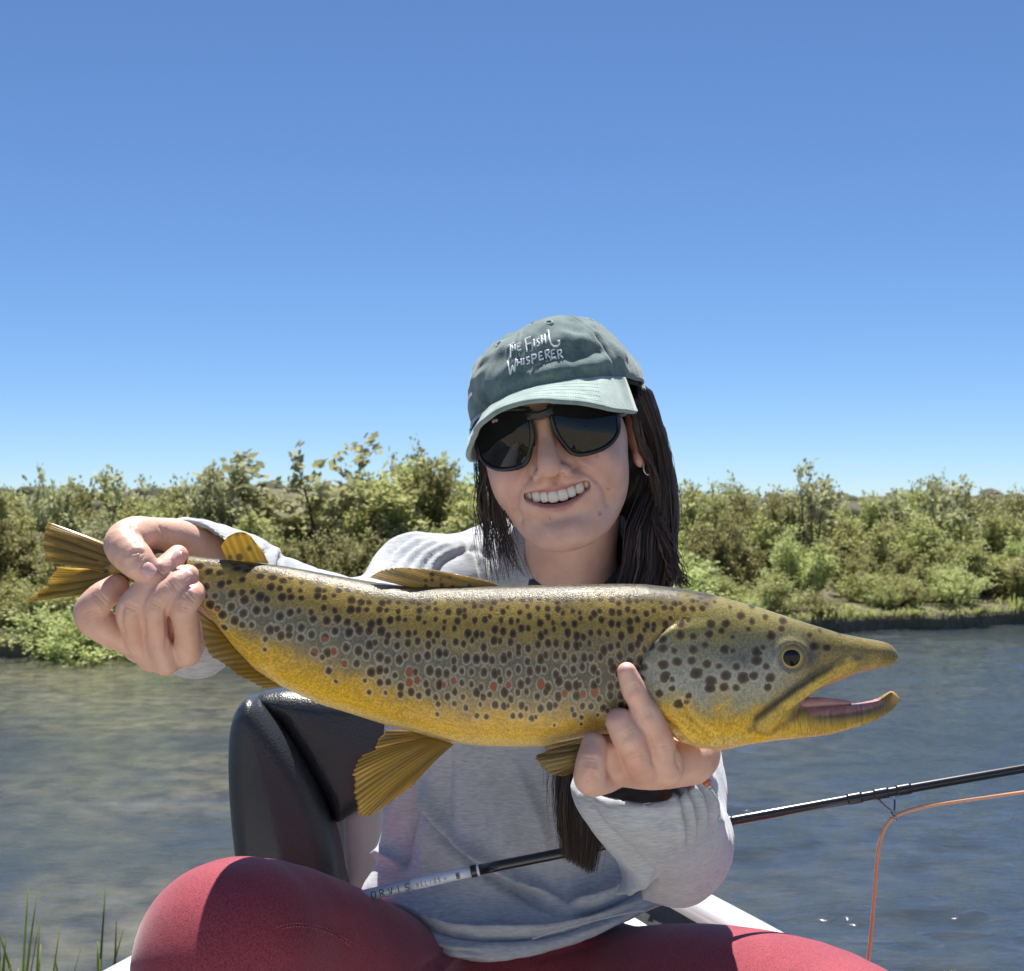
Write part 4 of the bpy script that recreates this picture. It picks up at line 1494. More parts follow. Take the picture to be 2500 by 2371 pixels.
def hand_belly():
    """her left hand, under the belly, fingers up the near side"""
    f = SDF(np.array(W(1380, 1990, .88)) - np.array([.006, 0, .0]), np.array(W(1800, 1540, .94)) * np.array([1, 0, 1]) + np.array([.03, 1.13, 0]), .0012)
    f.chain(wp([(1630, 1965, 1.11, .028), (1610, 1900, 1.05, .029), (1605, 1878, 1.0, .025), (1590, 1874, .972, .016)]), n=12)
    f.chain(wp([(1520, 1872, .972, .0135), (1580, 1872, .966, .0150), (1650, 1862, .972, .0165), (1700, 1846, .99, .0165)]), k=.014, n=10)
    f.chain(wp([(1680, 1855, .985, .017), (1715, 1800, 1.0, .012), (1715, 1730, 1.005, .010)]), k=.01, n=8)
    dig = {
        'index': [(1625, 1872, .950, .0135), (1612, 1825, .935, .0110), (1598, 1782, .9235, .0098), (1578, 1748, .915, .0102), (1560, 1712, .9105, .0080), (1546, 1682, .9075, .0085), (1530, 1640, .9055, .0066)],
        'middle': [(1570, 1880, .948, .0130), (1556, 1850, .930, .0112), (1546, 1822, .921, .0105), (1532, 1796, .914, .0114), (1512, 1762, .9125, .0096)],
        'ring': [(1528, 1880, .958, .0115), (1492, 1872, .938, .0105), (1480, 1830, .927, .0092)],
        'pinky': [(1512, 1885, .968, .0105), (1472, 1902, .942, .0108), (1441, 1902, .921, .0112), (1443, 1860, .914, .0104), (1450, 1818, .919, .0088)],
    }
    for kx, rows in dig.items():
        f.chain(wp(rows), k=.002, n=22)
    v, q = f.mesh(2)
    n = normals(v, q)
    fc = n[:, 1] < .35
    folds = [([(1655, 1800), (1652, 1850), (1660, 1880)], 5, -.0014), ([(1578, 1800), (1592, 1840), (1594, 1872)], 5, -.0014), ([(1640, 1760), (1648, 1800), (1650, 1830)], 6, .0006),
             ([(1455, 1880), (1458, 1840)], 6, -.0005)]
    folds += joint_creases(dig, {'index': (1, 3, 5), 'middle': (1, 3), 'pinky': (2, 3)})
    v = v + n * disp2(v, folds, face=fc)[:, None]
    p = PX(v)
    warm = np.zeros(len(v))
    for cx, cy, s, a in ((1550, 1875, 26, .5), (1440, 1895, 22, .4), (1625, 1780, 22, .25), (1510, 1752, 18, .3)):
        warm += a * np.exp(-(((p[:, 0] - cx) / s) ** 2 + ((p[:, 1] - cy) / s) ** 2)) * fc
    warm = np.clip(warm, 0, 1)[:, None]
    return v, q, SKC * (1 - warm) + PINK * warm


# ------------------------------------------------------------------ the body under the clothes
ARM_T = [(1040, 1462, 1.42, .048), (905, 1545, 1.32, .042), (765, 1535, 1.22, .038), (620, 1470, 1.13, .032), (520, 1425, 1.06, .027)]
ARM_B = [(1550, 1540, 1.46, .046), (1622, 1800, 1.38, .042), (1650, 2050, 1.24, .036), (1640, 2000, 1.16, .032), (1650, 1965, 1.11, .026)]
LEG_L = [(1120, 2560, 1.50, .088), (850, 2416, 1.31, .088), (572, 2330, 1.17, .0765), (580, 2600, 1.15, .060), (620, 3100, 1.10, .046), (640, 3700, 1.04, .036)]
LEG_R = [(1430, 2480, 1.50, .088), (1760, 2480, 1.30, .083), (2080, 2580, 1.15, .074), (2080, 2800, 1.13, .058), (2060, 3200, 1.08, .044), (2040, 3700, 1.02, .036)]


def build_core():
    f = SDF((-.34, .90, .30), (.36, 1.66, 1.20), .009)
    f.chain(wp([(1250, 2520, 1.52, .11), (1240, 2150, 1.50, .095), (1270, 1750, 1.49, .105), (1330, 1520, 1.48, .085), (1388, 1420, 1.45, .05)]), n=16)
    f.chain(wp([ARM_T[0], (1340, 1470, 1.47, .05), ARM_B[0]]), k=.03)
    for c in (ARM_T, ARM_B, LEG_L, LEG_R):
        f.chain(wp([(a, b, d, r - .006) for a, b, d, r in c]), k=.03, n=26)
    v, q = f.mesh(2)
    return v, q, np.tile(SKC, (len(v), 1))


def build_body():
    (hv, hq, hc), yy, cz = build_head()
    sets = [(hv, hq, hc), hand_tail(), hand_belly(), build_core()]
    v, q = joinm([(a, b) for a, b, c in sets])
    o = obj('body', v, q, SKIN, person)
    cattr(o, 'tint', np.concatenate([c for a, b, c in sets]))
    # teeth
    tm = plain('tooth_enamel', (.76, .71, .62), .16, .5, var=.04, scale=300, coat=.4)
    wd = [.0092, .0076, .0082, .0074, .0068]
    for s in (-1, 1):
        x = 0
        for i, w_ in enumerate(wd):
            c = x + w_ / 2
            x += w_
            h = (.0122, .0113, .0115, .0104, .0092)[i]
            uu, vv = np.meshgrid(np.linspace(-np.pi, np.pi, 17)[:-1], np.linspace(-np.pi / 2, np.pi / 2, 9), indexing='ij')
            e = .62
            sp = lambda t, p: np.sign(t) * np.abs(t) ** p
            L = np.stack([sp(np.cos(vv), e) * sp(np.cos(uu), e) * w_ * .575, sp(np.cos(vv), e) * sp(np.sin(uu), e) * .0035, sp(np.sin(vv), .55) * h * .5], -1).reshape(-1, 3)
            L[:, 0] *= 1 - .05 * (L[:, 2] / h + .5)
            a = math.atan(2 * 12.5 * c * .62)
            L = L @ rot('Z', s * math.degrees(a)).T
            ctr = np.array((s * c, yy(c) + .0035, -.0618 + c * c * 6.5 + (.0102 - h) * .3))
            obj('tooth', HL(L + ctr), gridf(16, 9, True), tm, person)
    # nails
    nm = plain('fingernail', (.72, .42, .38), .22, .5, var=.05, scale=300, coat=.5)

    def nail(c, along, out, L=.010, Wd=.0085, th=.0012):
        al, ou = unit(along), unit(out)
        ou = unit(ou - al * (ou @ al))
        sd = np.cross(al, ou)
        uu, vv = np.meshgrid(np.linspace(0, 2 * np.pi, 21)[:-1], np.linspace(0, 1, 6), indexing='ij')
        sp = lambda t: np.sign(t) * np.abs(t) ** .7
        X, Y = sp(np.cos(uu)) * vv * L / 2, sp(np.sin(uu)) * vv * Wd / 2
        Z = th * (1 - vv ** 4) - 42 * Y ** 2
        P = np.asarray(c) + X[..., None] * al + Y[..., None] * sd + Z[..., None] * ou
        obj('fingernail', P.reshape(-1, 3), gridf(20, 6, True), nm, person)
    w = lambda *a: np.array(W(*a))
    nail(w(427, 1358, .9435), w(436, 1350, .943) - w(400, 1392, .937), (-.3, -.75, .75), .0105, .0090)
    nail(w(362, 1392, .9265), w(362, 1396, .937) - w(320, 1350, .937), (.55, -.8, -.15), .0105, .0105)
    nail(w(454, 1405, .9375), w(462, 1400, .942) - w(424, 1430, .936), (.0, -.8, .6), .009, .008)
    nail(w(1449, 1822, .9105), w(1450, 1810, .919) - w(1443, 1860, .914), (.05, -1, .1), .009, .0085)


build_body()


# ------------------------------------------------------------------ shirt
def build_shirt():
    f = SDF((-.345, .955, .70), (.27, 1.66, 1.235), .0029)
    Yf = ((0, 1, 0), 1.22)
    f.chain(wp([(1240, 2360, 1.50, .145), (1232, 2130, 1.485, .134), (1250, 1900, 1.475, .140), (1285, 1700, 1.475, .150), (1320, 1530, 1.475, .125)]), n=16, flat=Yf)
    f.chain(wp([(1042, 1458, 1.405, .0600), (1190, 1425, 1.44, .058), (1350, 1425, 1.47, .070), (1470, 1455, 1.47, .058), (1550, 1530, 1.46, .056)]), k=.03, n=14)
    f.chain(wp([(1042, 1458, 1.405, .0600), (905, 1545, 1.32, .0555), (765, 1532, 1.22, .0525), (620, 1466, 1.125, .0455), (530, 1420, 1.06, .0435), (482, 1400, 1.03, .0420), (456, 1394, 1.012, .0405)]), k=.02, n=28)
    # the loose underside of that cuff
    f.chain(wp([(560, 1470, 1.09, .044), (505, 1515, 1.045, .036), (478, 1560, 1.022, .030)]), k=.03, n=10)
    f.chain(wp([(1550, 1530, 1.46, .056), (1622, 1800, 1.38, .0545), (1645, 1990, 1.28, .051), (1648, 2068, 1.22, .0450)]), k=.02, n=18)
    f.chain(wp([(1648, 2068, 1.22, .0450), (1618, 2000, 1.14, .0520), (1580, 1930, 1.07, .0545), (1556, 1890, 1.035, .0500)]), k=.03, n=16)
    # the front of the hem, lying in the lap
    f.chain(wp([(945, 2195, 1.41, .026), (1020, 2270, 1.38, .03), (1200, 2320, 1.355, .028), (1400, 2275, 1.37, .03), (1580, 2190, 1.42, .035)]), k=.06, n=18)
    # openings: neck, cuffs, waist
    f.ell(W(1385, 1385, 1.445), (.070, .066, .045), k=.012, mode='sub')
    c0, c1 = np.array(W(1556, 1885, 1.02)), np.array(W(1580, 1930, 1.08))
    f.ell(W(1548, 1862, 1.02), (.054, .052, .0245), k=.006, mode='sub')
    f.chain([(*c0, .034), (*c1, .032)], k=.004, mode='sub')
    d0, d1 = np.array(W(475, 1410, 1.015)), np.array(W(530, 1425, 1.06))
    d2 = np.array(W(415, 1384, .978))
    f.chain([(*d2, .037), (*d0, .0365), (*d1, .034)], k=.004, mode='sub')

    def below(x, y, z):
        px = CX + x / y * FPX
        zz = np.interp(px, [700, 860, 930, 1000, 1100, 1200, 1300, 1400, 1500, 1590, 1700], [2180, 2200, 2255, 2305, 2338, 2350, 2336, 2306, 2262, 2220, 2190])
        py = HY - (z - CAMH) / y * FPX
        return (zz - py) / FPX * y + 0 * x
    f.op(below, (-.345, 1.22, .70), (.27, 1.66, .95), .006, 'sub')
    v, q = f.mesh(4)
    n = normals(v, q)
    fc = n[:, 1] < .45
    pp = PX(v)
    lipm = ((pp[:, 0] > 1355) & (pp[:, 0] < 1740) & (pp[:, 1] > 1835) & (pp[:, 1] < 1965)) | ((pp[:, 0] < 540) & (pp[:, 1] < 1660))
    v = np.where(lipm[:, None], lap(v, q, 9), v)
    folds = []
    for k in range(5):            # gathers over the raised shoulder
        o = k * 38
        folds.append(([(900 + o * .9, 1425), (930 + o * .85, 1362 + o * .06), (985 + o * .95, 1322 + o * .12), (1060 + o * .9, 1312 + o * .35)], 13, .0075))
        folds.append(([(918 + o * .9, 1425), (949 + o * .85, 1364 + o * .06), (1004 + o * .95, 1325 + o * .12), (1078 + o * .9, 1316 + o * .35)], 11, -.0060))
    for k in range(4):
        folds.append(([(1110 + k * 34, 1316), (1150 + k * 26, 1360), (1165 + k * 24, 1430)], 10, .0035))
        folds.append(([(1128 + k * 34, 1316), (1166 + k * 26, 1365), (1180 + k * 24, 1430)], 8, -.0028))
    torso = [([(1010, 1850), (1083, 2016), (1220, 2120), (1385, 2216)], 15, .0075), ([(1000, 1900), (1075, 2040), (1205, 2145), (1370, 2230)], 11, -.006),
              ([(1385, 2216), (1480, 2190), (1600, 2120)], 14, .007), ([(1395, 2238), (1490, 2210), (1600, 2145)], 10, -.006),
              ([(930, 2180), (1080, 2262), (1300, 2270), (1440, 2240), (1580, 2190)], 9, .005), ([(940, 2200), (1080, 2278), (1300, 2288), (1440, 2256), (1580, 2205)], 7, -.005),
              ([(960, 2220), (1060, 2300), (1180, 2318)], 8, .004), ([(980, 2232), (1070, 2312), (1180, 2330)], 6, -.003),
              ([(1000, 1880), (960, 2020), (930, 2110)], 13, .004), ([(1030, 1900), (1000, 2040), (985, 2130)], 11, -.004), ([(1060, 1920), (1040, 2060), (1030, 2180)], 12, .0035),
              ([(1100, 1840), (1090, 1960), (1110, 2080)], 13, -.003), ([(900, 2060), (930, 2090), (990, 2120)], 10, .003), ([(1250, 1850), (1310, 2000), (1340, 2120)], 20, .003)]
    folds += [(l, s_, a_ * 2.4) for l, s_, a_ in torso]
    # right sleeve: gathers from the cuff and the hang of the elbow
    for k in range(4):
        a = k / 3.
        folds.append(([(1640 + 62 * a, 1918 - 26 * a), (1660 + 80 * a, 1985 - 40 * a), (1668 + 80 * a, 2075 - 70 * a)], 9, .0045))
        folds.append(([(1651 + 62 * a, 1918 - 26 * a), (1673 + 80 * a, 1985 - 40 * a), (1679 + 80 * a, 2075 - 70 * a)], 8, -.0040))
    folds += [([(1395, 1900), (1450, 2010), (1530, 2100), (1620, 2150)], 11, .005), ([(1412, 1905), (1468, 2010), (1545, 2090), (1630, 2135)], 8, -.0045),
              ([(1460, 1950), (1560, 2010), (1680, 2030)], 12, .0028), ([(1490, 2030), (1580, 2085), (1690, 2080)], 12, -.0028), ([(1500, 1960), (1600, 1975), (1700, 1950)], 9, .002)]
    # left forearm and cuff
    for k in range(6):
        x = 470 + 40 * k
        folds.append(([(x + 20, 1285 + 14 * k), (x, 1350), (x - 8, 1430)], 8, .0028))
        folds.append(([(x + 36, 1288 + 14 * k), (x + 16, 1350), (x + 8, 1430)], 7, -.0026))
    v = v + n * disp2(v, folds, face=fc, power=1.45)[:, None]
    v = v + n * (.0016 * fbm(v * np.array([26, 26, 14]), 3))[:, None]
    o = obj('shirt', v, q, SHIRT, person)
    # collar band
    a = np.linspace(0, 2 * np.pi, 41)
    cc = np.array(W(1388, 1392, 1.435))
    ring = np.stack([cc[0] + .0655 * np.cos(a), cc[1] + .062 * np.sin(a), cc[2] + .010 + .026 * np.sin(a) + .010 * np.cos(2 * a)], 1)
    tv, tf = tube(ring, .0085, 10, caps=False)
    cb = obj('collar', tv, tf, NAVY, o)
    cb['label'] = 'dark navy collar band'
    # cuff stitching on the near sleeve
    return o


build_shirt()


# ------------------------------------------------------------------ leggings
def build_leggings():
    f = SDF((-.36, .88, .28), (.38, 1.68, .98), .0045)
    f.ell(W(1265, 2500, 1.49), (.17, .135, .125))
    for c in (LEG_L, LEG_R):
        f.chain(wp([(a, b, d, r + .002) for a, b, d, r in c]), k=.05, n=30)
    # knee caps
    f.ell(W(556, 2345, 1.135), (.060, .056, .066), k=.05)
    f.ell(W(2075, 2590, 1.11), (.055, .055, .055), k=.05)
    v, q = f.mesh(3)
    n = normals(v, q)
    fc = n[:, 1] < .6
    folds = [([(1120, 2300), (1080, 2330), (1020, 2371)], 7, -.003), ([(1135, 2310), (1100, 2350), (1060, 2390)], 6, .003), ([(1090, 2330), (1060, 2371)], 5, -.002),
             ([(1330, 2330), (1420, 2300), (1500, 2290)], 9, .002), ([(1300, 2350), (1400, 2320), (1470, 2320)], 7, -.002)]
    v = v + n * disp2(v, folds, face=fc)[:, None]
    o = obj('leggings', v, q, LEG, person)
    th = plain('red_thread', (.42, .12, .14), .8, .2, scale=400)

    def stitched(line, r=.0007):
        """seam run: a row of short stitches lying on the cloth"""
        px = crom(line, 120)
        P = PX(v)
        ok = np.where(fc)[0]
        pts = []
        for a, b in px:
            m = ok[np.argmin((P[ok, 0] - a) ** 2 + (P[ok, 1] - b) ** 2)]
            pts.append((v[m][1], ))
        d = np.array(pts)[:, 0]
        d = np.convolve(np.pad(d, 6, mode='edge'), np.ones(13) / 13, 'valid')
        pos = np.array([W(a, b, e - .0006) for (a, b), e in zip(px, d)])
        parts = []
        for i in range(0, 118, 2):
            parts.append(tube(pos[i:i + 2] * np.array([1, 1, 1]), r, 5))
        V, F = joinm(parts)
        st = obj('stitching', V, fixq(F), th, o)
        st['kind'] = 'stuff'
    stitched([(575, 2371), (600, 2320), (650, 2275), (720, 2254), (800, 2268), (870, 2310), (935, 2365)])
    stitched([(583, 2371), (608, 2325), (655, 2282), (720, 2262), (798, 2276), (864, 2316), (925, 2368)])
    stitched([(655, 2371), (690, 2360), (730, 2356), (775, 2362), (810, 2371)])


build_leggings()


# shoes, planted on the floor of the boat
def build_shoe(px, d):
    c = np.array(W(px, 3980, d))
    c[2] = .205
    f = SDF(c + np.array([-.07, -.2, -.06]), c + np.array([.07, .09, .1]), .006)
    f.chain([(c[0], c[1] + .03, c[2] - .005, .042), (c[0], c[1] - .06, c[2] - .01, .045), (c[0], c[1] - .14, c[2] - .02, .036)], n=10)
    f.chain([(c[0], c[1] + .02, c[2] + .01, .04), (c[0], c[1] + .02, c[2] + .05, .042)], k=.03)
    v, q = f.mesh(2)
    v[:, 2] = np.maximum(v[:, 2], c[2] - .045)
    obj('shoe', v, q, plain('shoe_fabric', (.10, .10, .11), .8, .3, bmp=.3), person)


build_shoe(640, 1.04)
build_shoe(2040, 1.02)
# ------------------------------------------------------------------ cap
CR = HR @ rot('Z', -9) @ rot('Y', -5) @ rot('X', 2)
CO = HL((.0095, .004, .018))


def CL(p):
    return np.asarray(p, float) @ CR.T + CO


RIM = lambda ph: .004 + .022 * np.cos(ph)              # ph = 0 at the front


def crown_pt(ph, th):
    """cap crown, cap-local; ph 0 = front, th 0 rim .. pi/2 top"""
    ph, th = np.asarray(ph, float), np.asarray(th, float)
    ph = (ph + np.pi) % (2 * np.pi) - np.pi
    a, b = .0855, .0985
    rho = np.maximum(np.cos(th), 0) ** .70
    h = np.sin(th) ** 1.0
    top = .0915
    x = a * rho * np.sin(ph)
    y = -b * rho * np.cos(ph)
    z = RIM(ph) + (top - RIM(ph)) * h
    p = np.stack([x, y, z], -1)
    n = np.stack([np.sin(ph) * np.cos(th), -np.cos(ph) * np.cos(th), np.sin(th)], -1)
    q = p * 38
    wr = .0042 * vnoise(q * np.array([1, 1, 1.3]) + 4) + .0022 * vnoise(q * 2.3)
    wr = wr * (np.cos(th) ** .3 * .8 + .2)
    # dent beside the top button and the slack fold over the brim on one side
    wr = wr - .007 * np.exp(-(((x + .012) / .010) ** 2 + ((y + .035) / .02) ** 2)) * (th > .7)
    wr = wr + .0045 * np.exp(-((h - .16) / .09) ** 2) * np.exp(-((ph - .45) / .6) ** 2) - .004 * np.exp(-((h - .36) / .10) ** 2) * np.exp(-((ph - .55) / .5) ** 2)
    wr = wr + .0035 * np.exp(-((h - .62) / .12) ** 2) * np.exp(-((ph - .5) / .5) ** 2)
    return p + n * wr[..., None]


def washed(name, lo, hi):
    m, nt, b = M(name)
    g = nd(nt, 'NewGeometry')
    n1 = nd(nt, 'TexNoise', i_Vector=g.outputs['Position'], i_Scale=45.0, i_Detail=5.0, i_Roughness=.65)
    n2 = nd(nt, 'TexNoise', i_Vector=g.outputs['Position'], i_Scale=900.0, i_Detail=2.0)
    f = mth(nt, 'MULTIPLY_ADD', n2.outputs[0], .35, mth(nt, 'MULTIPLY', n1.outputs[0], .75))
    nt.links.new(ramp(nt, f, [(.38, lo), (.70, hi)]), b.inputs['Base Color'])
    b.inputs['Roughness'].default_value = .95
    b.inputs['Specular IOR Level'].default_value = .2
    b.inputs['Sheen Weight'].default_value = .4
    bump(nt, b, mth(nt, 'ADD', n2.outputs[0], mth(nt, 'MULTIPLY', n1.outputs[0], .5)), .55, .0011)
    return m


def build_cap():
    root = empty('baseball_cap', tuple(CL((0, 0, 0))))
    tag(root, 'washed green cotton baseball cap with white embroidered lettering on the woman\'s head', 'cap')
    TW = washed('washed_green_twill', (.055, .100, .105), (.19, .265, .25))
    BR = washed('sunlit_green_twill', (.24, .33, .30), (.42, .52, .47))  # lighter copy of the twill: sunlight on the brim painted into its colour
    EDGE = washed('green_thread', (.16, .24, .22), (.30, .39, .36))
    th = np.linspace(0, np.pi / 2, 40)
    for k in range(6):                                  # six panels, a seam at the very front
        p0, p1 = k * np.pi / 3, (k + 1) * np.pi / 3
        ph = np.linspace(p0 - .014, p1 + .014, 36)
        PH, TH = np.meshgrid(ph, th, indexing='ij')
        P = crown_pt(PH, TH)
        e = np.maximum(np.minimum(PH - p0, p1 - PH), 0) * np.cos(TH) ** .7 * .09
        n = np.stack([np.sin(PH) * np.cos(TH), -np.cos(PH) * np.cos(TH), np.sin(TH)], -1)
        P = P + n * (.0011 * np.exp(-((e - .0035) / .002) ** 2) - .0011 * np.exp(-(e / .0012) ** 2))[..., None]
        v, q = slab(P, .0016)
        obj('crown_panel', CL(v), q, TW, root)
        # eyelet
        ec, et = (p0 + p1) / 2, 1.02
        c = crown_pt(ec, et)
        nn = np.array([np.sin(ec) * np.cos(et), -np.cos(ec) * np.cos(et), np.sin(et)])
        s1 = unit(np.cross(nn, (0, 0, 1)))
        s2 = np.cross(nn, s1)
        a = np.linspace(0, 2 * np.pi, 17)
        ring = c + nn * .0008 + .0036 * (np.cos(a)[:, None] * s1 + np.sin(a)[:, None] * s2)
        tv, tf = tube(ring, .0012, 6, caps=False)
        obj('eyelet', CL(tv), tf, EDGE, root)
    uu, vv = np.meshgrid(np.linspace(0, 2 * np.pi, 17)[:-1], np.linspace(-np.pi / 2, np.pi / 2, 9), indexing='ij')
    tp = crown_pt(0, np.pi / 2 - .001)
    bt = np.stack([.0065 * np.cos(vv) * np.cos(uu), .0065 * np.cos(vv) * np.sin(uu), .0032 * np.sin(vv)], -1).reshape(-1, 3) + tp + np.array([0, 0, .001])
    obj('top_button', CL(bt), gridf(16, 9, True), TW, root)
    # brim: from the rim outwards, arched down at both sides
    nu, nv = 61, 22
    ph = np.linspace(-1.16, 1.16, nu)
    inner = crown_pt(ph, np.zeros(nu)) + np.array([0, 0, .001])
    s = np.linspace(0, 1, nv)
    reach = .066 * np.cos(ph / 1.16 * np.pi / 2) ** .55 + .001
    G = np.zeros((nu, nv, 3))
    for i in range(nu):
        r = reach[i] * s
        x = inner[i, 0] * (1 + .02 * s) + np.sin(ph[i]) * r * .15
        y = inner[i, 1] - r * .98
        z = inner[i, 2] - .02 * r - 2.0 * r * r - 5.0 * (x ** 2) * (.25 + .75 * s) + 5.0 * .25 * inner[i, 0] ** 2 * (1 - s)
        G[i] = np.stack([x, y, z], -1)
    G[:, :, 2] += .0006 * vnoise(G * 70)
    G = G - np.array([0, 0, .0015])
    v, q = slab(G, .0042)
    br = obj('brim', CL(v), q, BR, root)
    for row in (4, 7, 10, 13, 16, 19):
        n0 = np.gradient(G, axis=0)[:, row]
        n1 = np.gradient(G, axis=1)[:, row]
        nn = np.cross(n0, n1)
        nn /= np.linalg.norm(nn, axis=1, keepdims=True)
        if nn[nu // 2, 2] < 0: nn = -nn
        parts = []
        pts = crom(G[9:-9, row] + nn[9:-9] * .0021, 150)
        for i in range(0, 148, 2):
            parts.append(tube(pts[i:i + 2], .00035, 4))
        V, F = joinm(parts)
        st = obj('stitching', CL(V), fixq(F), EDGE, br)
        st['kind'] = 'stuff'
    e = G[:, -1]
    tv, tf = tube(e, .0026, 8)
    obj('brim_edge', CL(tv), fixq(tf), EDGE, br)
    # sweat band just inside the rim
    a = np.linspace(0, 2 * np.pi, 73)
    R0 = crown_pt(a, np.zeros(73)) * np.array([.945, .945, 1])
    g = np.stack([R0 + np.array([0, 0, .012]), R0 - np.array([0, 0, .003])], 1)
    v, q = slab(g, .0015)
    obj('sweat_band', CL(v), q, plain('dark_band', (.03, .045, .045), .95, .2), root)

    # embroidery, each letter a part, lying on the front panels
    ph, th = np.meshgrid(np.linspace(-1.3, 1.3, 420), np.linspace(.02, 1.5, 300), indexing='ij')
    surf = CL(crown_pt(ph, th).reshape(-1, 3))
    px = PX(surf)
    nearer = surf[:, 1] < CO[1]
    surf, px = surf[nearer], px[nearer]

    def on_cap(zx, zy):
        a, b = zx / 4.2085 + 1130, zy / 4.2085 + 760
        d = (px[:, 0] - a) ** 2 + (px[:, 1] - b) ** 2
        m = np.argsort(d)[:6]
        p = surf[m].mean(0)
        dep = p[1] - .0034
        return np.array(W(a, b, dep))
    THREAD = plain('white_thread', (.74, .79, .84), .6, .4, var=.08, scale=900, bmp=.4)

    def letter(strokes, r=.00082):
        parts = []
        for s_ in strokes:
            s_ = np.array(s_, float)
            dens = [s_[0]]
            for a, b in zip(s_[:-1], s_[1:]):
                k = max(2, int(np.hypot(*(b - a)) / 9))
                dens += [a + (b - a) * t for t in np.linspace(0, 1, k + 1)[1:]]
            pts = np.array([on_cap(*d) for d in dens])
            if len(pts) > 4:
                pts[1:-1, 1] = (pts[:-2, 1] + pts[1:-1, 1] + pts[2:, 1]) / 3
            parts.append(tube(pts, r, 6))
        V, F = joinm(parts)
        obj('letter', V, fixq(F), THREAD, root)
    L = [
        [[(452, 362), (528, 325)], [(490, 345), (490, 478)]],
        [[(507, 352), (512, 405)], [(535, 345), (538, 400)], [(508, 380), (537, 372)]],
        [[(598, 328), (560, 338), (563, 400), (600, 393)], [(562, 368), (592, 360)]],
        [[(700, 262), (640, 285), (658, 415)], [(648, 345), (705, 325)]],
        [[(730, 290), (735, 362)]],
        [[(785, 280), (764, 292), (768, 313), (785, 325), (785, 345), (762, 358)]],
        [[(808, 252), (815, 335)], [(842, 240), (852, 325)], [(812, 295), (848, 285)]],
        [[(460, 515), (487, 650), (508, 560), (530, 618), (545, 490)]],
        [[(558, 500), (562, 560)], [(597, 490), (605, 552)], [(560, 532), (600, 522)]],
        [[(622, 485), (628, 548)]],
        [[(684, 470), (656, 478), (658, 498), (682, 508), (684, 530), (655, 542)]],
        [[(716, 535), (708, 450), (745, 445), (755, 465), (740, 485), (714, 490)]],
        [[(820, 415), (780, 425), (788, 500), (830, 488)], [(785, 462), (815, 455)]],
        [[(858, 485), (845, 405), (880, 398), (888, 420), (872, 440), (852, 447)], [(866, 443), (900, 478)]],
        [[(945, 392), (908, 400), (915, 482), (955, 470)], [(912, 440), (942, 432)]],
        [[(985, 485), (970, 400), (1005, 398), (1015, 418), (1000, 440), (978, 446)], [(994, 444), (1028, 480)]],
    ]
    for s_ in L:
        letter(s_)
    letter([[(858, 200), (888, 196)], [(880, 205), (890, 290), (905, 335), (935, 362), (970, 358), (993, 335), (990, 300)], [(990, 300), (972, 312)]], .0009)
    root.children[-1].name = 'embroidered_hook'


build_cap()


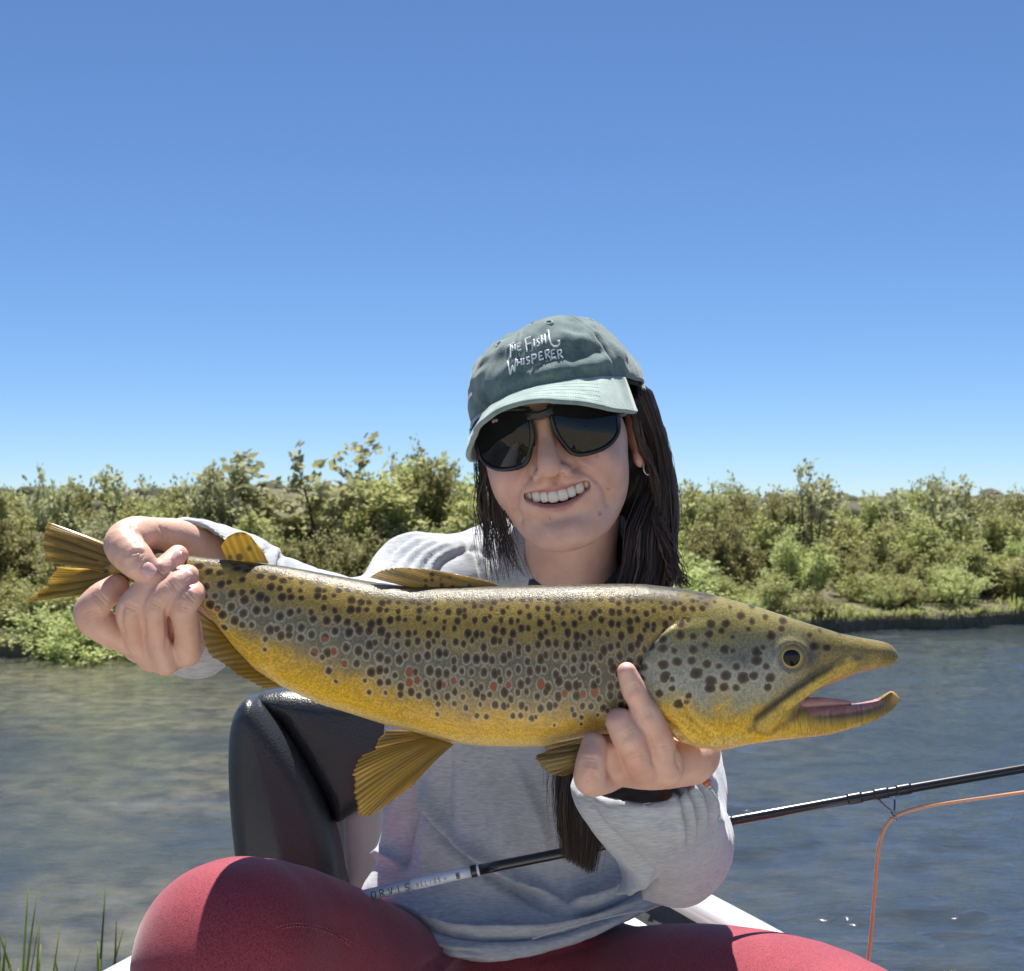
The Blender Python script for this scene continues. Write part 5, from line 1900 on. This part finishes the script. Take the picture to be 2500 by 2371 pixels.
# ------------------------------------------------------------------ sunglasses
def build_glasses():
    root = empty('sunglasses', tuple(HL((0, -.1, 0))))
    tag(root, 'dark wraparound sunglasses with black frame on the woman\'s face under the brim', 'sunglasses')
    FRM = plain('black_acetate', (.010, .011, .013), .22, .5, var=.1, scale=100)
    ml, nt, b = M('dark_lens')
    g = nd(nt, 'NewGeometry')
    nz = nd(nt, 'TexNoise', i_Vector=g.outputs['Position'], i_Scale=30.0)
    nt.links.new(ramp(nt, nz.outputs[0], [(.3, (.006, .006, .007)), (.7, (.010, .010, .011))]), b.inputs['Base Color'])
    b.inputs['Roughness'].default_value = .035
    b.inputs['IOR'].default_value = 1.5
    b.inputs['Specular IOR Level'].default_value = .35
    yf = lambda x: -.1005 + 5.6 * x * x
    for s in (-1, 1):
        out = np.array([(.0095, .023), (.030, .0275), (.055, .0255), (.0690, .017), (.0695, -.002), (.066, -.016), (.054, -.0255), (.036, -.0285), (.023, -.0255), (.0155, -.014), (.011, .000)])
        out = crom(np.vstack([out, out[:1]]), 61)[:-1]
        c = np.array((.039, -.004))
        rings = np.linspace(0.02, 1, 9)
        G = np.stack([c + (out - c) * r for r in rings], 1)
        x = s * G[..., 0]
        P = np.stack([x, yf(G[..., 0]) - .0016 * (1 - rings[None, :] ** 2) + .06 * 0, G[..., 1]], -1)
        P[..., 1] += (G[..., 1] + .004) ** 2 * 3.0 + .10 * (0 - G[..., 1]) * .0
        f = gridf(60, 9, True)
        obj('lens', HL(P.reshape(-1, 3)), f if s < 0 else f[:, ::-1], ml, root)
        rim = np.stack([s * out[:, 0], yf(out[:, 0]) + (out[:, 1] + .004) ** 2 * 3, out[:, 1]], -1)
        th = np.interp(np.arange(60), [0, 10, 25, 40, 59], [.0026, .0026, .0022, .0024, .0026])
        rim2 = np.vstack([rim, rim[:1]])
        tv, tf = tube(rim2, np.append(th, th[0]), 8, caps=False)
        obj('rim', HL(tv), tf, FRM, root)
        # temple arm, wide at the hinge
        tp = [(s * .0700, yf(.069), .008), (s * .0745, -.060, .008), (s * .0775, -.030, .007), (s * .0785, .000, .004), (s * .078, .022, -.004), (s * .077, .034, -.016)]
        p = crom(tp, 24)
        hgt = np.interp(np.linspace(0, 1, 24), [0, .15, .4, 1], [.0095, .0092, .0065, .003])
        G2 = np.stack([p + np.array([0, 0, 1]) * k * hgt[:, None] for k in np.linspace(-1, 1, 7)], 1)
        v, q = slab(G2, .0036)
        arm = obj('temple', HL(v), q, plain('slate_acetate', (.055, .07, .085), .3, .5, scale=100), root)
        if s > 0:
            gold = plain('gold_print', (.65, .50, .28), .3, .5, metal=.8)
            for k, strokes in enumerate(([[(-1, 1), (-.4, 1), (-.4, 0), (-1, 0), (-1, -1), (-.4, -1)]], [[(-.1, -1), (-.1, 1), (.3, 0), (.6, 1), (.6, -1)]], [[(.85, 1), (.85, -1)]])):
                parts = []
                for st in strokes:
                    pts = np.array([(.0785 + .0, -.0500 + a * .0040, .008 + bq * .0026) for a, bq in st])
                    parts.append(tube(pts, .0004, 5))
                V, F = joinm(parts)
                obj('print_mark', HL(V), fixq(F), gold, arm)
    br = np.array([(-.013, yf(.013) + .0005, .018), (-.006, yf(.006) - .001, .0160), (0, -.1015, .0150), (.006, yf(.006) - .001, .0160), (.013, yf(.013) + .0005, .018)])
    g2 = crom(br, 15)
    G3 = np.stack([g2 + np.array([0, 0, k]) for k in np.linspace(-.004, .0045, 5)], 1)
    v, q = slab(G3, .0045)
    obj('bridge', HL(v), q, FRM, root)
    for s in (-1, 1):
        tv, tf = tube([(s * .012, -.097, .004), (s * .0125, -.093, -.004), (s * .0135, -.090, -.011)], .0022, 8)
        obj('nose_pad', HL(tv), fixq(tf), FRM, root)


build_glasses()


# ------------------------------------------------------------------ earring
def build_earring():
    c = np.array((.0835, -.0035, -.056))
    root = empty('hoop_earring', tuple(HL(c)))
    tag(root, 'small beaded silver hoop earring hanging from the visible ear lobe', 'earring')
    m = plain('silver', (.75, .74, .72), .2, .5, metal=1.0, scale=200)
    a = np.linspace(0, 2 * np.pi, 33)
    R = .0060
    ax = np.array([.55, .835, 0])
    ring = c + np.stack([ax[0] * R * np.cos(a), ax[1] * R * np.cos(a), R * np.sin(a)], 1)
    tv, tf = tube(ring, .0007, 6, caps=False)
    obj('hoop', HL(tv), tf, m, root)
    uu, vv = np.meshgrid(np.linspace(0, 2 * np.pi, 9)[:-1], np.linspace(-np.pi / 2, np.pi / 2, 6), indexing='ij')
    ball = np.stack([np.cos(vv) * np.cos(uu), np.cos(vv) * np.sin(uu), np.sin(vv)], -1).reshape(-1, 3) * .00105
    f = gridf(8, 6, True)
    for k in range(18):
        obj('bead', HL(ball + ring[(k * 32 // 18)]), f, m, root)


build_earring()


# ------------------------------------------------------------------ hair
def hair_mat():
    m, nt, b = M('dark_brown_hair')
    at = nd(nt, 'Attribute', attribute_name='strand')
    nt.links.new(ramp(nt, at.outputs['Fac'], [(0, (.018, .014, .013)), (.5, (.040, .027, .022)), (.8, (.075, .045, .034)), (1, (.14, .08, .058))]), b.inputs['Base Color'])
    b.inputs['Roughness'].default_value = .42
    b.inputs['Specular IOR Level'].default_value = .4
    b.inputs['Anisotropic'].default_value = .6
    return m


def build_hair():
    HM = hair_mat()
    r = np.random.default_rng(21)
    # solid underlayer
    f = SDF((-.10, 1.17, .70), (.20, 1.48, 1.34), .004)
    hr = HL((0, .030, -.012))
    f.ell(hr, (.074, .068, .085), R=HR)
    f.chain(wp([(1545, 980, 1.41, .022), (1575, 1080, 1.412, .024), (1592, 1180, 1.41, .026), (1592, 1300, 1.395, .0265), (1575, 1420, 1.38, .026), (1510, 1600, 1.32, .022), (1440, 1780, 1.268, .020), (1415, 1930, 1.250, .0175), (1408, 2040, 1.248, .012)]), k=.03, n=24)
    f.chain(wp([(1400, 1150, 1.44, .045), (1440, 1320, 1.46, .045), (1500, 1420, 1.45, .045)]), k=.03, n=10)
    f.chain(wp([(1205, 1080, 1.37, .010), (1206, 1180, 1.36, .008), (1228, 1290, 1.37, .006)]), k=.02, n=8)
    v, q = f.mesh(2)
    n = normals(v, q)
    v = v + n * (.0022 * vnoise(v * np.array([260, 260, 16])))[:, None]
    sets = [(v, q, np.clip(.25 + .3 * vnoise(v * np.array([500, 500, 14])), 0, 1))]

    def locks(ga, gb, cnt, jit, wdt=(.0005, .0011), n=22, frizz=.0, ends=.15, tint=0.0):
        A, B = np.array([W(*p) for p in ga]), np.array([W(*p) for p in gb])
        A, B = crom(A, n), crom(B, n)
        for _ in range(cnt):
            t = r.uniform(-.06, 1.06)
            c = A * (1 - t) + B * t
            k = r.normal(0, 1, (5, 3))
            wob = crom(k, n) * np.array([jit, jit * 1.0, jit * .3]) * np.linspace(.35, 1.2, n)[:, None]
            c = c + wob + r.normal(0, frizz, (n, 3))
            c = c + np.array([0, -abs(r.normal(0, .004)), 0])
            m_ = max(6, int(n * (1 - abs(r.normal(0, ends)))))
            c = c[:m_]
            w = r.uniform(*wdt) * np.sin(np.linspace(.35, np.pi - .08, m_)) ** .6
            tg = np.gradient(c, axis=0)
            sd = np.cross(tg, r.normal(0, 1, 3) * .6 + np.array([0, -1, 0]))
            sd /= np.linalg.norm(sd, axis=1, keepdims=True) + 1e-9
            V = np.stack([c - sd * w[:, None], c + sd * w[:, None]], 1).reshape(-1, 3)
            F = gridf(m_, 2)
            sets.append((V, F, np.full(len(V), np.clip(r.uniform(0, 1) ** 1.6 + tint, 0, 1))))
    R_out = [(1566, 955, 1.375), (1604, 1065, 1.375), (1628, 1190, 1.375), (1633, 1310, 1.375), (1627, 1415, 1.37), (1590, 1520, 1.345), (1520, 1700, 1.285), (1478, 1880, 1.245), (1458, 2040, 1.238), (1428, 2190, 1.236)]
    R_in = [(1545, 985, 1.345), (1588, 1085, 1.372), (1590, 1180, 1.372), (1546, 1290, 1.35), (1530, 1395, 1.345), (1480, 1520, 1.318), (1412, 1700, 1.262), (1372, 1880, 1.235), (1368, 1995, 1.230), (1394, 2165, 1.230)]
    locks(R_out, R_in, 1300, .0028, (.00022, .0006), ends=.04)
    locks(R_out, R_in, 160, .008, (.0003, .0006), frizz=.0004, ends=.3, tint=.15)
    locks([(p[0] + 14, p[1], p[2]) for p in R_out[:6]], [(p[0] + 4, p[1], p[2]) for p in R_out[:6]], 50, .006, (.0002, .0004), frizz=.0003, ends=.3, tint=.2)
    locks([(1552, 975, 1.338), (1562, 1050, 1.335), (1584, 1115, 1.345), (1604, 1190, 1.358), (1612, 1280, 1.365)], [(1540, 985, 1.325), (1550, 1050, 1.325), (1566, 1100, 1.332), (1590, 1150, 1.35), (1600, 1250, 1.36)], 190, .0022, (.00022, .0006), ends=.12)
    # lock that flicks out over the shoulder
    locks([(1610, 1260, 1.36), (1640, 1330, 1.355), (1655, 1385, 1.35), (1668, 1415, 1.35), (1690, 1436, 1.35)], [(1590, 1270, 1.355), (1620, 1340, 1.35), (1640, 1400, 1.345), (1650, 1428, 1.345), (1660, 1445, 1.345)], 90, .004, (.0003, .0007), frizz=.0005, tint=.2)
    L_out = [(1180, 1050, 1.345), (1172, 1130, 1.335), (1176, 1230, 1.33), (1186, 1330, 1.325), (1196, 1450, 1.315)]
    L_in = [(1222, 1080, 1.325), (1225, 1170, 1.322), (1234, 1260, 1.325), (1256, 1340, 1.33), (1280, 1420, 1.33)]
    locks(L_out, L_in, 170, .0035, (.00025, .0006), ends=.2)
    locks(L_out, L_in, 60, .006, (.0002, .0004), frizz=.0003, ends=.3)
    locks([(1214, 1120, 1.34), (1224, 1200, 1.35), (1256, 1270, 1.365), (1310, 1310, 1.38), (1370, 1330, 1.40)], [(1220, 1150, 1.345), (1236, 1240, 1.36), (1280, 1300, 1.375), (1330, 1335, 1.385), (1380, 1350, 1.40)], 130, .003, ends=.1)
    locks([(1175, 1000, 1.35), (1160, 1100, 1.34), (1165, 1250, 1.33), (1172, 1380, 1.32)], [(1182, 1020, 1.35), (1172, 1100, 1.34), (1190, 1250, 1.33), (1180, 1420, 1.32)], 26, .006, (.00018, .0003), frizz=.0002)
    V, F, T = [], [], []
    o = 0
    for a, b, c in sets:
        V.append(a); F.append(b + o); T.append(c); o += len(a)
    ob = obj('hair', np.concatenate(V), np.concatenate(F), HM, person)
    fattr(ob, 'strand', np.concatenate(T))


build_hair()


# ------------------------------------------------------------------ boat seat
def poly_sd(X, Z, P):
    d = np.full(X.shape, 1e9)
    s = np.ones(X.shape)
    n = len(P)
    for i in range(n):
        a, b = P[i], P[(i + 1) % n]
        ex, ez = b[0] - a[0], b[1] - a[1]
        wx, wz = X - a[0], Z - a[1]
        t = np.clip((wx * ex + wz * ez) / (ex * ex + ez * ez + 1e-12), 0, 1)
        d = np.minimum(d, (wx - ex * t) ** 2 + (wz - ez * t) ** 2)
        c1, c2, c3 = Z >= a[1], Z < b[1], ex * wz > ez * wx
        flip = (c1 & c2 & c3) | (~c1 & ~c2 & ~c3)
        s = np.where(flip, -s, s)
    return s * np.sqrt(d)


def pad(name, poly, dep, th, rnd, m, parent, h=.004, bulge=0.0, n=64, smooth_poly=True):
    """upholstered slab: outline in the picture plane, real depth and rounding"""
    P = np.array([(W(a, b, dep)[0], W(a, b, dep)[2]) for a, b in poly])
    f = SDF((P[:, 0].min() - .02, dep - th - .03, P[:, 1].min() - .02), (P[:, 0].max() + .02, dep + th + .03, P[:, 1].max() + .02), h)

    def fn(x, y, z):
        X, Z = np.broadcast_arrays(x[:, :, 0], z[0, 0][None, :])
        d2 = poly_sd(X, Z, P)[:, None, :] + rnd
        b = bulge * np.clip(-d2 / .09, 0, 1)
        dy = np.abs(y - dep) - th - b + rnd
        return np.minimum(np.maximum(d2, dy), 0) + np.sqrt(np.maximum(d2, 0) ** 2 + np.maximum(dy, 0) ** 2) - rnd
    f.op(fn, f.lo, [a[-1] for a in f.ax], 0)
    v, q = f.mesh(2)
    return obj(name, v, q, m, parent)


def vinyl():
    m, nt, b = M('black_vinyl')
    g = nd(nt, 'NewGeometry')
    v = nd(nt, 'TexVoronoi', i_Vector=g.outputs['Position'], i_Scale=420.0)
    n = nd(nt, 'TexNoise', i_Vector=g.outputs['Position'], i_Scale=14.0, i_Detail=4.0)
    nt.links.new(ramp(nt, n.outputs[0], [(.3, (.020, .022, .025)), (.7, (.034, .037, .041))]), b.inputs['Base Color'])
    b.inputs['Roughness'].default_value = .36
    b.inputs['Specular IOR Level'].default_value = .55
    bump(nt, b, mth(nt, 'ADD', v.outputs['Distance'], mth(nt, 'MULTIPLY', n.outputs[0], 3.0)), .35, .0012)
    return m


def build_seat():
    root = empty('padded_chair', W(900, 2900, 1.6))
    tag(root, 'black padded vinyl boat chair with white plastic shell behind the woman', 'chair')
    VN = vinyl()
    WHT = plain('white_plastic', (.70, .71, .70), .35, .5, var=.04, scale=30)
    bo = pad('side_bolster', crom([(566, 1860), (570, 1780), (586, 1726), (622, 1700), (682, 1760), (742, 1850), (790, 1945), (820, 2030), (838, 2120), (846, 2215), (720, 2240), (606, 2215), (585, 2100), (570, 1960), (566, 1860)], 60)[:-1], 1.63, .048, .03, VN, root, .0035, .018)
    pad('back_pad', [(612, 1706), (650, 1687), (700, 1680), (800, 1690), (1000, 1700), (1180, 1730), (1180, 1960), (935, 1936), (825, 2006), (800, 1945), (745, 1850), (690, 1762)], 1.655, .040, .028, VN, root, .0035, .012)
    # piping along the seam and down the outer edge
    def pipe(line, dep, r, name):
        p = np.array([W(a, b, d) for a, b, d in crom([(x, y, dep if np.isscalar(dep) else dep[i]) for i, (x, y) in enumerate(line)], 40)])
        tv, tf = tube(p, r, 8)
        obj(name, tv, fixq(tf), VN, bo)
    pipe([(588, 1728), (577, 1780), (573, 1860), (577, 1960), (592, 2100), (610, 2200)], 1.600, .0028, 'piping')
    pad('shell', [(690, 1720), (800, 1705), (1150, 1740), (1150, 2230), (836, 2260), (700, 2200)], 1.73, .012, .008, WHT, root, .005)
    pad('shell_side', [(838, 1990), (930, 1925), (944, 2000), (930, 2120), (900, 2200), (850, 2260)], 1.69, .012, .008, WHT, root, .004)
    # cushion and pedestal under her
    f = SDF(np.array(W(1250, 2900, 1.5)) - np.array([.26, .26, .03]), np.array(W(1250, 2800, 1.5)) + np.array([.26, .22, .13]), .008)
    c = np.array(W(1250, 2830, 1.48))
    f.ell(c, (.235, .215, .05))
    v, q = f.mesh(2)
    obj('cushion', v, q, VN, root)
    tv, tf = tube([c - np.array([0, 0, .03]), (c[0], c[1], .15)], .04, 16)
    obj('pedestal', tv, fixq(tf), WHT, root)


build_seat()


# ------------------------------------------------------------------ boat
def build_boat():
    root = empty('boat', (0, 1.0, .12))
    tag(root, 'white open river boat with pale gunwale that the woman sits in', 'boat')
    WHT = plain('white_gelcoat', (.74, .75, .74), .28, .5, var=.05, scale=12, coat=.3)
    DRK = plain('dark_liner', (.045, .048, .052), .7, .4, var=.2, scale=80, bmp=.3)
    GRY = plain('pale_deck', (.74, .72, .68), .75, .4, var=.08, scale=40, bmp=.35, bdist=.002)
    RED = plain('rub_strip', (.33, .25, .20), .6, .3)
    half = np.array([(.0, 2.40), (.10, 2.20), (.168, 2.0), (.249, 1.82), (.364, 1.53), (.47, 1.22), (.56, .8), (.61, .3), (.63, -.4), (.62, -1.0)])
    h = crom(half, 60)
    xc, zr = -.06, .700

    def side(s, inset=0.0):
        w_ = h[:, 0] * (.88 if s < 0 else 1.0)
        return np.stack([xc + s * np.maximum(w_ - inset, 0), h[:, 1], np.full(60, zr)], 1)
    for s in (-1, 1):
        p = side(s)
        # rounded rail
        a = np.linspace(0, 2 * np.pi, 15)[:-1]
        prof_ = np.stack([.021 * np.sign(np.cos(a)) * np.abs(np.cos(a)) ** .6, .0165 * np.sign(np.sin(a)) * np.abs(np.sin(a)) ** .6], 1)
        t = np.gradient(p, axis=0)
        t /= np.linalg.norm(t, axis=1, keepdims=True)
        nx = np.cross(t, (0, 0, 1))
        G = p[:, None, :] + nx[:, None, :] * prof_[None, :, :1] + np.array([0, 0, 1]) * prof_[None, :, 1:]
        f = gridf(14, 60, True)
        obj('gunwale', G.transpose(1, 0, 2).reshape(-1, 3), f if s > 0 else f[:, ::-1], WHT, root)
        # outer and inner walls
        drop = np.linspace(0, 1, 8)
        for nm, ins0, ins1, m, z0 in (('hull_side', .004, .16, WHT, zr - .012), ('inner_side', .016, .17, DRK, zr - .010)):
            G = np.stack([side(s, ins0 + (ins1 - ins0) * k * np.clip((2.4 - h[:, 1]) / .8, 0, 1)) * np.array([1, 1, 0]) + np.array([0, 0, z0 * (1 - k) + .04 * k]) for k in drop], 1)
            v, q = slab(G, .006)
            obj(nm, v, q, m, root)
        st = side(s, -.0225)
        tv, tf = tube(st - np.array([0, 0, .004]), .004, 6)
        obj('rub_strip', tv, fixq(tf), RED, root)
    # floor
    G = np.stack([np.stack([xc + k * np.maximum(h[:, 0] - .13, 0), h[:, 1], np.full(60, .15)], 1) for k in np.linspace(-1, 1, 9)], 1)
    v, q = slab(G, .02)
    obj('floor', v, q, GRY, root)
    # bow deck, a ledge on each side reaching back past the seat
    m_ = h[:, 1] > 1.80
    G = np.stack([np.stack([xc + k * np.maximum(h[m_][:, 0] - .060, 0), h[m_][:, 1], np.full(m_.sum(), .668)], 1) for k in np.linspace(-1, 1, 9)], 1)
    v, q = slab(G, .012)
    obj('bow_deck', v, q, GRY, root)
    m2 = (h[:, 1] <= 1.83) & (h[:, 1] > 1.32)
    for s in (-1, 1):
        G = np.stack([np.stack([xc + s * np.maximum(h[m2][:, 0] - i, 0), h[m2][:, 1], np.full(m2.sum(), .666)], 1) for i in np.linspace(.060, .125, 4)], 1)
        v, q = slab(G, .012)
        obj('side_ledge', v, q, GRY, root)


build_boat()


# ------------------------------------------------------------------ fly rod, line, fly
def build_rod():
    path = np.array([W(*q) for q in ((560, 2262, 1.27), (850, 2196, 1.275), (1155, 2127, 1.28), (1480, 2062, 1.283), (1765, 2008, 1.285), (2130, 1941, 1.292), (2500, 1876, 1.30), (3000, 1790, 1.31), (3600, 1690, 1.32))])
    path = crom(path, 400)
    path_x = PX(path)[:, 0]

    def at(px):
        return np.stack([np.interp(px, path_x, path[:, i]) for i in range(3)], -1)
    a = at(850)
    root = empty('fly_rod', tuple(a))
    tag(root, 'black fly rod with white lettered butt lying across the woman\'s lap', 'fishing rod')
    BLK = plain('black_blank', (.012, .013, .015), .30, .5, var=.2, scale=200, coat=.3)
    WHT = plain('white_lacquer', (.66, .71, .77), .25, .5, var=.05, scale=80, coat=.4)
    GRYL = plain('grey_lacquer', (.40, .45, .52), .25, .5, var=.05, scale=80, coat=.4)
    INK = plain('grey_ink', (.17, .20, .25), .4, .4)
    INKD = plain('dark_ink', (.05, .06, .08), .4, .4)

    def sec(name, p0, p1, r0, r1, m, parent=root):
        k = max(8, int((p1 - p0) / 60))
        tv, tf = tube(at(np.linspace(p0, p1, k)), np.linspace(r0, r1, k), 14)
        return obj(name, tv, fixq(tf), m, parent)
    sec('grip', 620, 860, .0080, .0075, plain('cork', (.42, .28, .16), .85, .3, var=.3, scale=300, bmp=.4))
    b1 = sec('butt_section', 855, 1004, .0055, .0055, GRYL)
    b2 = sec('butt_section', 1004, 1151, .00552, .0054, WHT)
    sec('ring', 1150, 1164, .0060, .0060, BLK)
    sec('ring', 1164, 1170, .0056, .0056, WHT)
    bl = sec('blank', 1169, 3600, .0051, .0038, BLK)
    for p in (1770, 2085, 2150, 2205):
        sec('thread_wrap', p - 18, p + 18, .0054, .0054, BLK, bl)
    # stroke lettering on the near face of the rod
    dr = at(1150) - at(880)
    up = unit(np.cross(dr, (0, 1, 0)))
    if up[2] < 0: up = -up
    FONT = {'O': [[(.15, 0), (.0, .25), (.0, .75), (.15, 1), (.6, 1), (.75, .75), (.75, .25), (.6, 0), (.15, 0)]], 'R': [[(0, 0), (0, 1), (.55, 1), (.7, .78), (.55, .5), (0, .5)], [(.35, .5), (.75, 0)]],
            'V': [[(0, 1), (.38, 0), (.76, 1)]], 'I': [[(.3, 0), (.3, 1)]], 'S': [[(.7, .85), (.5, 1), (.15, 1), (0, .8), (.1, .6), (.6, .42), (.7, .2), (.5, 0), (.15, 0), (0, .15)]],
            'H': [[(0, 0), (0, 1)], [(.7, 0), (.7, 1)], [(0, .5), (.7, .5)]], 'E': [[(.65, 1), (0, 1), (0, 0), (.65, 0)], [(0, .5), (.55, .5)]], 'L': [[(0, 1), (0, 0), (.6, 0)]],
            '0': [[(.1, .2), (.1, .8), (.5, .8), (.5, .2), (.1, .2)]], '#': [[(-.25, -.1), (-.25, 1.1), (.85, 1.1), (.85, -.1), (-.25, -.1)]], '-': [[(0, .6), (.9, .6)], [(0, .35), (.7, .35)]]}
    ux = unit(dr)
    fw = np.cross(ux, up)
    if fw[1] > 0: fw = -fw

    def text(s, p0, adv, hgt, r, ink, parent, w=.9):
        x = p0
        for ch in s:
            parts = []
            for st in FONT[ch]:
                P = []
                for i, (q0, q1) in enumerate(zip(st[:-1], st[1:])):
                    for t in np.linspace(0, 1, 5)[(0 if i == 0 else 1):]:
                        P.append((q0[0] + (q1[0] - q0[0]) * t, q0[1] + (q1[1] - q0[1]) * t))
                pts = []
                for cx, cy in P:
                    c = at(x)
                    hh = (cy - .5) * hgt
                    R = .00562
                    pts.append(c + ux * cx * hgt * w + up * hh + fw * math.sqrt(max(R * R - hh * hh, 1e-8)))
                parts.append(tube(pts, r, 5))
            V, F = joinm(parts)
            obj('letter', V, fixq(F), ink, parent)
            x += adv
    text('ORVIS', 908, 20.5, .0062, .00045, INKD, b1, .85)
    text('HELIOS', 1018, 10.5, .0044, .00030, INK, b2, .5)
    text('-', 1084, 6, .0030, .00025, INK, b2)
    text('#', 1116, 6, .0042, .00040, INKD, b2, .6)
    text('0', 1116, 6, .0042, .00040, INKD, b2, .6)
    # snake guide for the line
    CHR = plain('dark_chrome', (.30, .33, .38), .22, .5, metal=1.0, scale=200)
    g0 = at(2140)
    g1 = at(2182)
    rc = np.array(W(2181, 1993, 1.285))
    gd = obj('line_guide', *(lambda t: (t[0], fixq(t[1])))(tube(crom([g0 - up * .004, (g0 + rc) / 2 + np.array([-.002, 0, .001]), rc + np.array([-.001, 0, .004])], 10), .0012, 8)), CHR, root)
    tv, tf = tube(crom([g1 - up * .004, g1 - up * .009 + ux * -.001, rc + np.array([.001, 0, .004])], 10), .0012, 8)
    obj('guide_leg', tv, fixq(tf), CHR, gd)
    an = np.linspace(0, 2 * np.pi, 21)
    ring = rc + .0042 * (np.cos(an)[:, None] * unit(up * .9 + ux * -.35) + np.sin(an)[:, None] * np.array([0, 1, 0]))
    tv, tf = tube(ring, .0010, 7, caps=False)
    obj('guide_ring', tv, tf, CHR, gd)

    LN = plain('peach_line', (.80, .42, .24), .45, .4, var=.05, scale=300)
    pts = [W(2560, 1926, 1.29), W(2420, 1945, 1.288), W(2300, 1962, 1.286), W(2230, 1976, 1.285), W(2181, 1997, 1.284), W(2156, 2032, 1.284), W(2143, 2090, 1.284), W(2136, 2180, 1.284), W(2126, 2290, 1.284), W(2113, 2400, 1.284), W(2095, 2560, 1.284)]
    tv, tf = tube(crom(pts, 80), .0019, 10)
    ob = obj('fly_line', tv, fixq(tf), LN)
    tag(ob, 'peach coloured fly line running through the rod guide and hanging down', 'fishing line')
    LD = plain('pale_leader', (.62, .64, .62), .3, .5)
    pts = [W(1300, 2292, 1.318), W(1380, 2266, 1.325), W(1460, 2246, 1.328), W(1530, 2230, 1.335), W(1575, 2224, 1.35)]
    tv, tf = tube(crom(pts, 30), .0007, 6)
    ob = obj('leader', tv, fixq(tf), LD)
    tag(ob, 'thin pale leader lying over the shirt hem and red leggings', 'fishing line')
    # egg fly hanging by its tippet beside the cuff
    c = np.array(W(1726, 1911, 1.0))
    fr = empty('egg_fly', tuple(c))
    tag(fr, 'small orange red egg fly hanging beside the sleeve cuff', 'fishing fly')
    uu, vv = np.meshgrid(np.linspace(0, 2 * np.pi, 15)[:-1], np.linspace(-np.pi / 2, np.pi / 2, 9), indexing='ij')
    e = np.stack([.0034 * np.cos(vv) * np.cos(uu), .0034 * np.cos(vv) * np.sin(uu), .0030 * np.sin(vv)], -1).reshape(-1, 3)
    obj('egg', c + e * (1 + .06 * vnoise(e * 900)[:, None]), gridf(14, 9, True), plain('salmon_egg', (.55, .13, .06), .3, .5, var=.3, scale=500, coat=.4), fr)
    tv, tf = tube(crom([c + np.array([0, 0, .003]), c + np.array([.004, 0, .001]), c + np.array([.0045, 0, -.003]), c + np.array([.001, 0, -.0055])], 14), .0004, 6)
    obj('hook', tv, fixq(tf), CHR, fr)
    tv, tf = tube([c + np.array([0, 0, .003]), c + np.array([.0002, .002, .016])], .00025, 5)
    obj('tippet', tv, fixq(tf), LD, fr)


build_rod()
